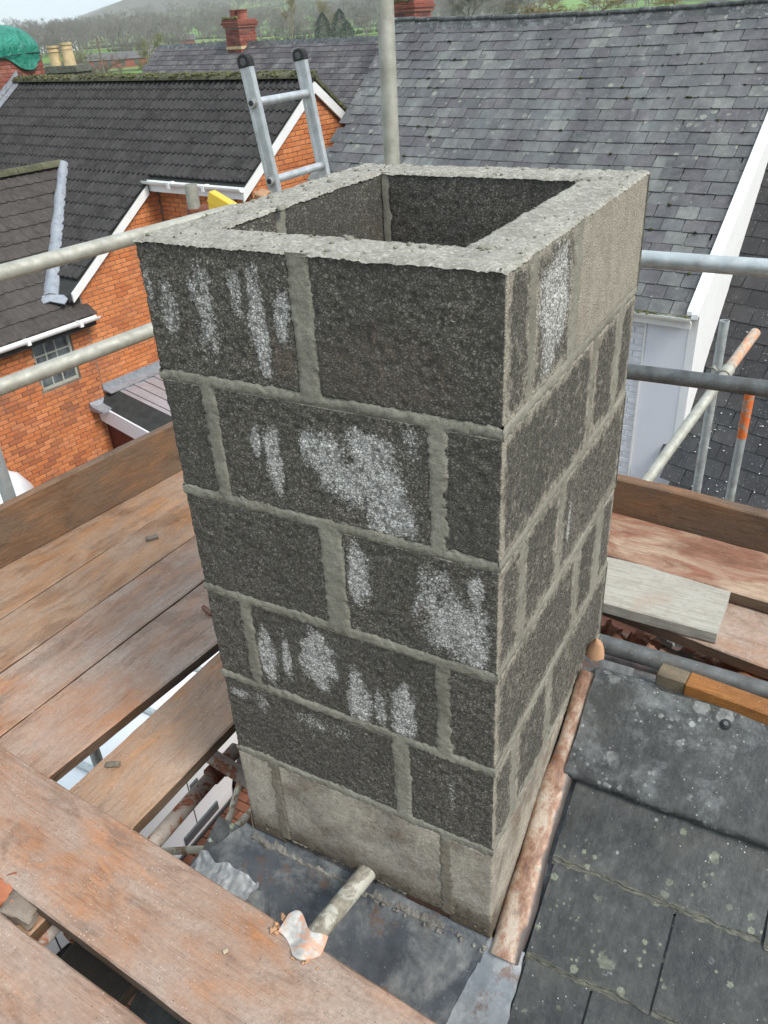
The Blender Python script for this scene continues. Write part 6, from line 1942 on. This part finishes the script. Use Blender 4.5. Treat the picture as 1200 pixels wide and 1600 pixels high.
def tree_tris(rr, h, spread, levels=4, kids=4, r0=.03, crown=.35, wig=.25, twig=1.0, up=.35):
    """bare tree: tapered three-sided limbs splitting into fine twigs"""
    V, F = [], []
    def limb(p, d, ln, r, lev):
        q = p.copy(); segs = 3 if lev < 2 else 2
        pts_ = [q]
        for s_ in range(segs):
            d = (d + Vector((rr.uniform(-1, 1), rr.uniform(-1, 1), rr.uniform(-.6, 1) * up)) * wig).normalized()
            q = q + d * ln / segs; pts_.append(q)
        a = d.orthogonal().normalized(); b = d.cross(a)
        k = len(V)
        for i, c in enumerate(pts_):
            rad = r * (1 - .62 * i / segs)
            for t in range(3): V.append(tuple(c + (a * math.cos(2.09 * t) + b * math.sin(2.09 * t)) * rad))
        for i in range(segs):
            for t in range(3):
                u = k + i * 3 + t; w_ = k + i * 3 + (t + 1) % 3
                F.append((u, w_, w_ + 3)); F.append((u, w_ + 3, u + 3))
        if lev >= levels: return
        n = kids + (1 if rr.random() < .4 else 0)
        for i in range(n):
            t = rr.uniform(.35 if lev else crown, 1.0)
            j = min(segs - 1, int(t * segs)); f = t * segs - j
            c = pts_[j].lerp(pts_[j + 1], f)
            side = Vector((rr.gauss(0, 1), rr.gauss(0, 1), rr.gauss(0, .4))).normalized()
            nd = (d * (.75 if lev else .55) + side * spread + Vector((0, 0, up * .5))).normalized()
            limb(c, nd, ln * rr.uniform(.48, .70) * (1 if lev else .8), max(r * .52, r0 * h * .05 * twig), lev + 1)
    limb(Vector((0, 0, 0)), Vector((0, 0, 1)), h * .55, r0 * h, 0)
    return np.array(V), np.array(F)
def scale_to(V, h):
    V = V.copy(); V *= h / V[:, 2].max(); return V
def bare_tree(label, x, y, h, spread=.8, levels=5, kids=4, seed=1, mat_='twig', name='bare_tree', group=None, wide=1.0, twig=1.0, up=.35, wig=.25, z=None):
    z0 = gh(x, y) if z is None else z
    t = thing(name, label, 'tree', (x, y, z0), 0, group)
    V, F = tree_tris(random.Random(seed), h, spread, levels, kids, .022, .2, wig, twig, up)
    V = scale_to(V, h); V[:, :2] *= wide
    # trunk and crown as two parts
    nt = 18
    tf = F[:nt]; cf = F[nt:]
    put('trunk', npmesh('trunk', V[:tf.max() + 1], tf), MT[mat_], t)
    put('crown', npmesh('crown', V, cf), MT[mat_], t)
    return t
bare_tree('bushy bare tree right behind the mossy ridge, left of centre of the valley', -96, 102, 7.2, .85, 6, 4, 5, 'twig_green', wide=.9)
bare_tree('tangled bare thicket tree beside the two buff chimney pots', -77.5, 72.9, 6.0, 1.0, 6, 4, 6, 'twig', wide=1.3)
bare_tree('thin leaning bare tree in front of the valley fields, next to the pots', -70.2, 66.5, 6.6, .5, 5, 4, 7, 'twig', wide=.8)
bare_tree('low bare thicket to the right of the leaning tree by the pots', -83, 80, 5.2, 1.0, 6, 4, 16, 'twig', wide=1.5)
bare_tree('tall pale feathery bare tree above the distant slate roof', -170, 249, 14.5, .45, 6, 4, 8, 'bush', wide=.75, twig=1.3)
bare_tree('second pale feathery bare tree, just right of the tall one', -160, 256, 12.5, .5, 6, 4, 18, 'bush', wide=.8, twig=1.3)
bare_tree('bare tree between the far chimney and the grey pole', -105, 200, 9, .8, 6, 4, 9, 'twig', wide=1.2, twig=1.3)
bare_tree('grey bare tree above the left part of the big slate ridge', -75, 172, 11.5, .75, 6, 4, 10, 'twig_grey', wide=1.1, twig=1.2)
bare_tree('smaller grey bare tree above the big slate ridge', -66, 170, 9.5, .8, 6, 4, 11, 'twig_grey', wide=1.1, twig=1.2)
for k, (x, y, h, lab) in enumerate(((-31, 86, 5.2, 'brown scrub bush above the middle of the big slate ridge'), (-25.5, 88, 5.6, 'brown scrub bush above the right middle of the big slate ridge'),
                                    (-36.5, 90, 4.6, 'low brown scrub bush left of the others above the slate ridge'), (-19, 90, 5.4, 'brown scrub bush furthest right above the slate ridge'))):
    bare_tree(lab, x, y, h, 1.1, 6, 4, 20 + k, 'bush', 'scrub_bush', 'scrub bushes above the slate ridge', wide=1.9, twig=1.2, up=.1)
def conifer(label, x, y, h, w_, seed, group):
    rr = random.Random(seed)
    z0 = gh(x, y)
    t = thing('conifer', label, 'tree', (x, y, z0), 0, group)
    MB().tube((0, 0, 0), (0, 0, h * .9), .03 * h, .006 * h, 8).obj('trunk', MT['twig'], t)
    V, F = [], []
    for i in range(2600):
        f = rr.random() ** .8
        R0 = w_ / 2 * (1 - f ** 3.2) * (0.75 + .45 * mnoise.noise(Vector((f * 5, rr.random() * 2, seed))) + .15)
        a = rr.random() * 2 * PI; r = R0 * math.sqrt(rr.uniform(.25, 1))
        c = Vector((math.cos(a) * r, math.sin(a) * r, h * (.05 + .95 * f)))
        s_ = h * rr.uniform(.02, .045)
        d = Vector((math.cos(a), math.sin(a), rr.uniform(-.5, .5))).normalized(); e = Vector((rr.gauss(0, 1), rr.gauss(0, 1), rr.gauss(0, 1))).normalized()
        k = len(V)
        V += [tuple(c - e * s_ * .5), tuple(c + e * s_ * .5), tuple(c + d * s_ * 1.3)]; F.append((k, k + 1, k + 2))
    put('crown', npmesh('crown', V, F), MT['conifer'], t)
GC = 'dark conifers beyond the far roof'
conifer('dark green conifer, tallest and left in the clump beyond the far roof', -149, 234.7, 8.2, 5.5, 1, GC)
conifer('dark green conifer in the middle of the clump beyond the far roof', -144.5, 237, 8.6, 6.0, 2, GC)
conifer('low rounded dark conifer at the right of the clump', -137.5, 229, 5.6, 5.5, 3, GC)
conifer('small lone dark conifer right of the clump, near the grey pole', -150, 290, 5.0, 4.5, 4, GC)

# far woods: one mass of small bare trees along the field edges and up the hill foot
protos = []
for i in range(6):
    V, F = tree_tris(random.Random(40 + i), 10, .85, 4, 4, .022, .2, .25, 2.2)
    protos.append((scale_to(V, 10), F))
Vs, Fs, k = [], [], 0
rr = random.Random(77)
def add_far(x, y, h):
    global k
    V, F = protos[rr.randrange(6)]
    a = rr.random() * 6.28; ca, sa = math.cos(a), math.sin(a)
    s_ = h / 10
    Q_ = np.stack([(V[:, 0] * ca - V[:, 1] * sa) * s_ * 1.15, (V[:, 0] * sa + V[:, 1] * ca) * s_ * 1.15, V[:, 2] * s_], 1) + np.array((x, y, gh(x, y) - .2))
    Vs.append(Q_); Fs.append(F + k); k += len(V)
def band(az0, az1, r0, r1, n, h0, h1):
    for _ in range(n):
        az = math.radians(rr.uniform(az0, az1)); r = rr.uniform(r0, r1)
        add_far(r * math.sin(az), r * math.cos(az), rr.uniform(h0, h1))
band(-58, -20, 560, 760, 420, 13, 20)
band(-58, -34, 430, 500, 90, 8, 13)
band(-50, -24, 800, 1150, 240, 12, 18)
band(-36, -22, 300, 420, 40, 6, 10)
band(-30, -12, 420, 520, 60, 8, 13)
band(-44.5, -40, 330, 350, 22, 5, 8)
band(-49, -46, 400, 440, 16, 8, 12)
wd = put('bare_wood', npmesh('bare_wood', np.concatenate(Vs), np.concatenate(Fs)), MT['twig_grey'])
tag(wd, 'grey brown mass of bare trees along the valley and the foot of the hill', 'wood', None, 'stuff')
# hedges between the fields
hv = []
def hedge(p, q, h, n):
    for i in range(n):
        t = i / n
        x = p[0] + (q[0] - p[0]) * t + rr.uniform(-1, 1); y = p[1] + (q[1] - p[1]) * t + rr.uniform(-1, 1)
        hv.append((x, y, gh(x, y) + h * .4, h * rr.uniform(.6, 1.1), .7))
hedge((-420, 395), (-250, 420), 1.6, 120); hedge((-300, 300), (-180, 330), 1.4, 90); hedge((-300, 330), (-420, 395), 1.5, 90); hedge((-360, 500), (-180, 560), 2.0, 110)
hedge((-210, 215), (-150, 235), 1.3, 60)
hd = put('hedges', lumps_mesh('hedges', hv, LUMPS1), mat_twig('hedge_green', (.05, .055, .03), (.09, .095, .05)))
tag(hd, 'dark hedges between the green fields', 'hedge', None, 'stuff')

def far_house(label, x, y, w_, d_, h, wall, roof, rot=0.0, name='far_house', roof_h=None, windows=2):
    z0 = gh(x, y)
    t = thing(name, label, 'house', (x, y, z0), rot)
    rh = roof_h or d_ * .4
    MB().box(-w_ / 2, w_ / 2, -d_ / 2, d_ / 2, -.5, h).obj('wall', wall, t)
    MB().prism([(-d_ / 2 - .3, h), (0, h + rh), (d_ / 2 + .3, h)], 0, -w_ / 2 - .3, w_ / 2 + .3).obj('roof', roof, t)
    for i in range(windows):
        x_ = -w_ / 2 + w_ * (i + .5) / windows
        for z in ([h * .28, h * .70] if h > 4 else [h * .55]):
            MB().box(x_ - .5, x_ + .5, -d_ / 2 - .06, -d_ / 2 - .005, z - .6, z + .6).obj('window', MT['glass'], t)
GA = math.radians(40)
far_house('small white house among bare trees at the left of the valley', -368, 340, 6.5, 6, 6, MT['white'], MT['slate_far'], GA)
far_house('pale long low house half hidden by trees at the far left', -392, 345, 12, 6, 4, MT['render'], MT['slate_far'], GA)
far_house('small reddish house with grey roof left of the far slate roof', -228, 266, 5.5, 4.5, 4, MT['brick_red'], MT['slate_far'], GA)
far_house('long low brick farm building in the valley field', -165, 168, 16, 5, 1.8, MT['brick_red'], MT['slate_far'], math.radians(43), roof_h=1.5, windows=5)
far_house('tiny white cottage on the wooded slope behind the far roof', -420, 610, 9, 6, 6, MT['white'], MT['slate_far'], GA)
far_house('white farmhouse among the fields, near the middle of the valley', -235, 255, 2.2, 2.2, 2.4, MT['white'], MT['slate_far'], GA, windows=1)
pl = thing('utility_pole', 'thin wooden utility pole standing left of the valley trees', 'pole', (-62, 60.5, gh(-62, 60.5)))
MB().tube((0, 0, 0), (0, 0, 6.9), .11, .08, 10).obj('pole', MT['wood_old'], pl)
MB().box(-.6, .6, -.05, .05, 6.5, 6.62, Matrix.Rotation(math.radians(45), 4, 'Z')).obj('crossarm', MT['wood_old'], pl)
# ------------------------------------------------------------------ damp air over the valley
HZ = bpy.data.materials.new('valley_air'); HZ.use_nodes = True
t = HZ.node_tree
for n in list(t.nodes): t.nodes.remove(n)
ho = t.nodes.new('ShaderNodeOutputMaterial'); hp_ = t.nodes.new('ShaderNodeVolumePrincipled')
hp_.inputs['Color'].default_value = (.97, .985, 1.0, 1); hp_.inputs['Density'].default_value = 0.00032; hp_.inputs['Anisotropy'].default_value = 0.2
t.links.new(hp_.outputs[0], ho.inputs['Volume'])
hz = MB().box(-3450, 3450, -3450, 3450, GZ - 12, 235).obj('haze', HZ)
tag(hz, 'thin grey damp air over the valley', 'haze', None, 'stuff')
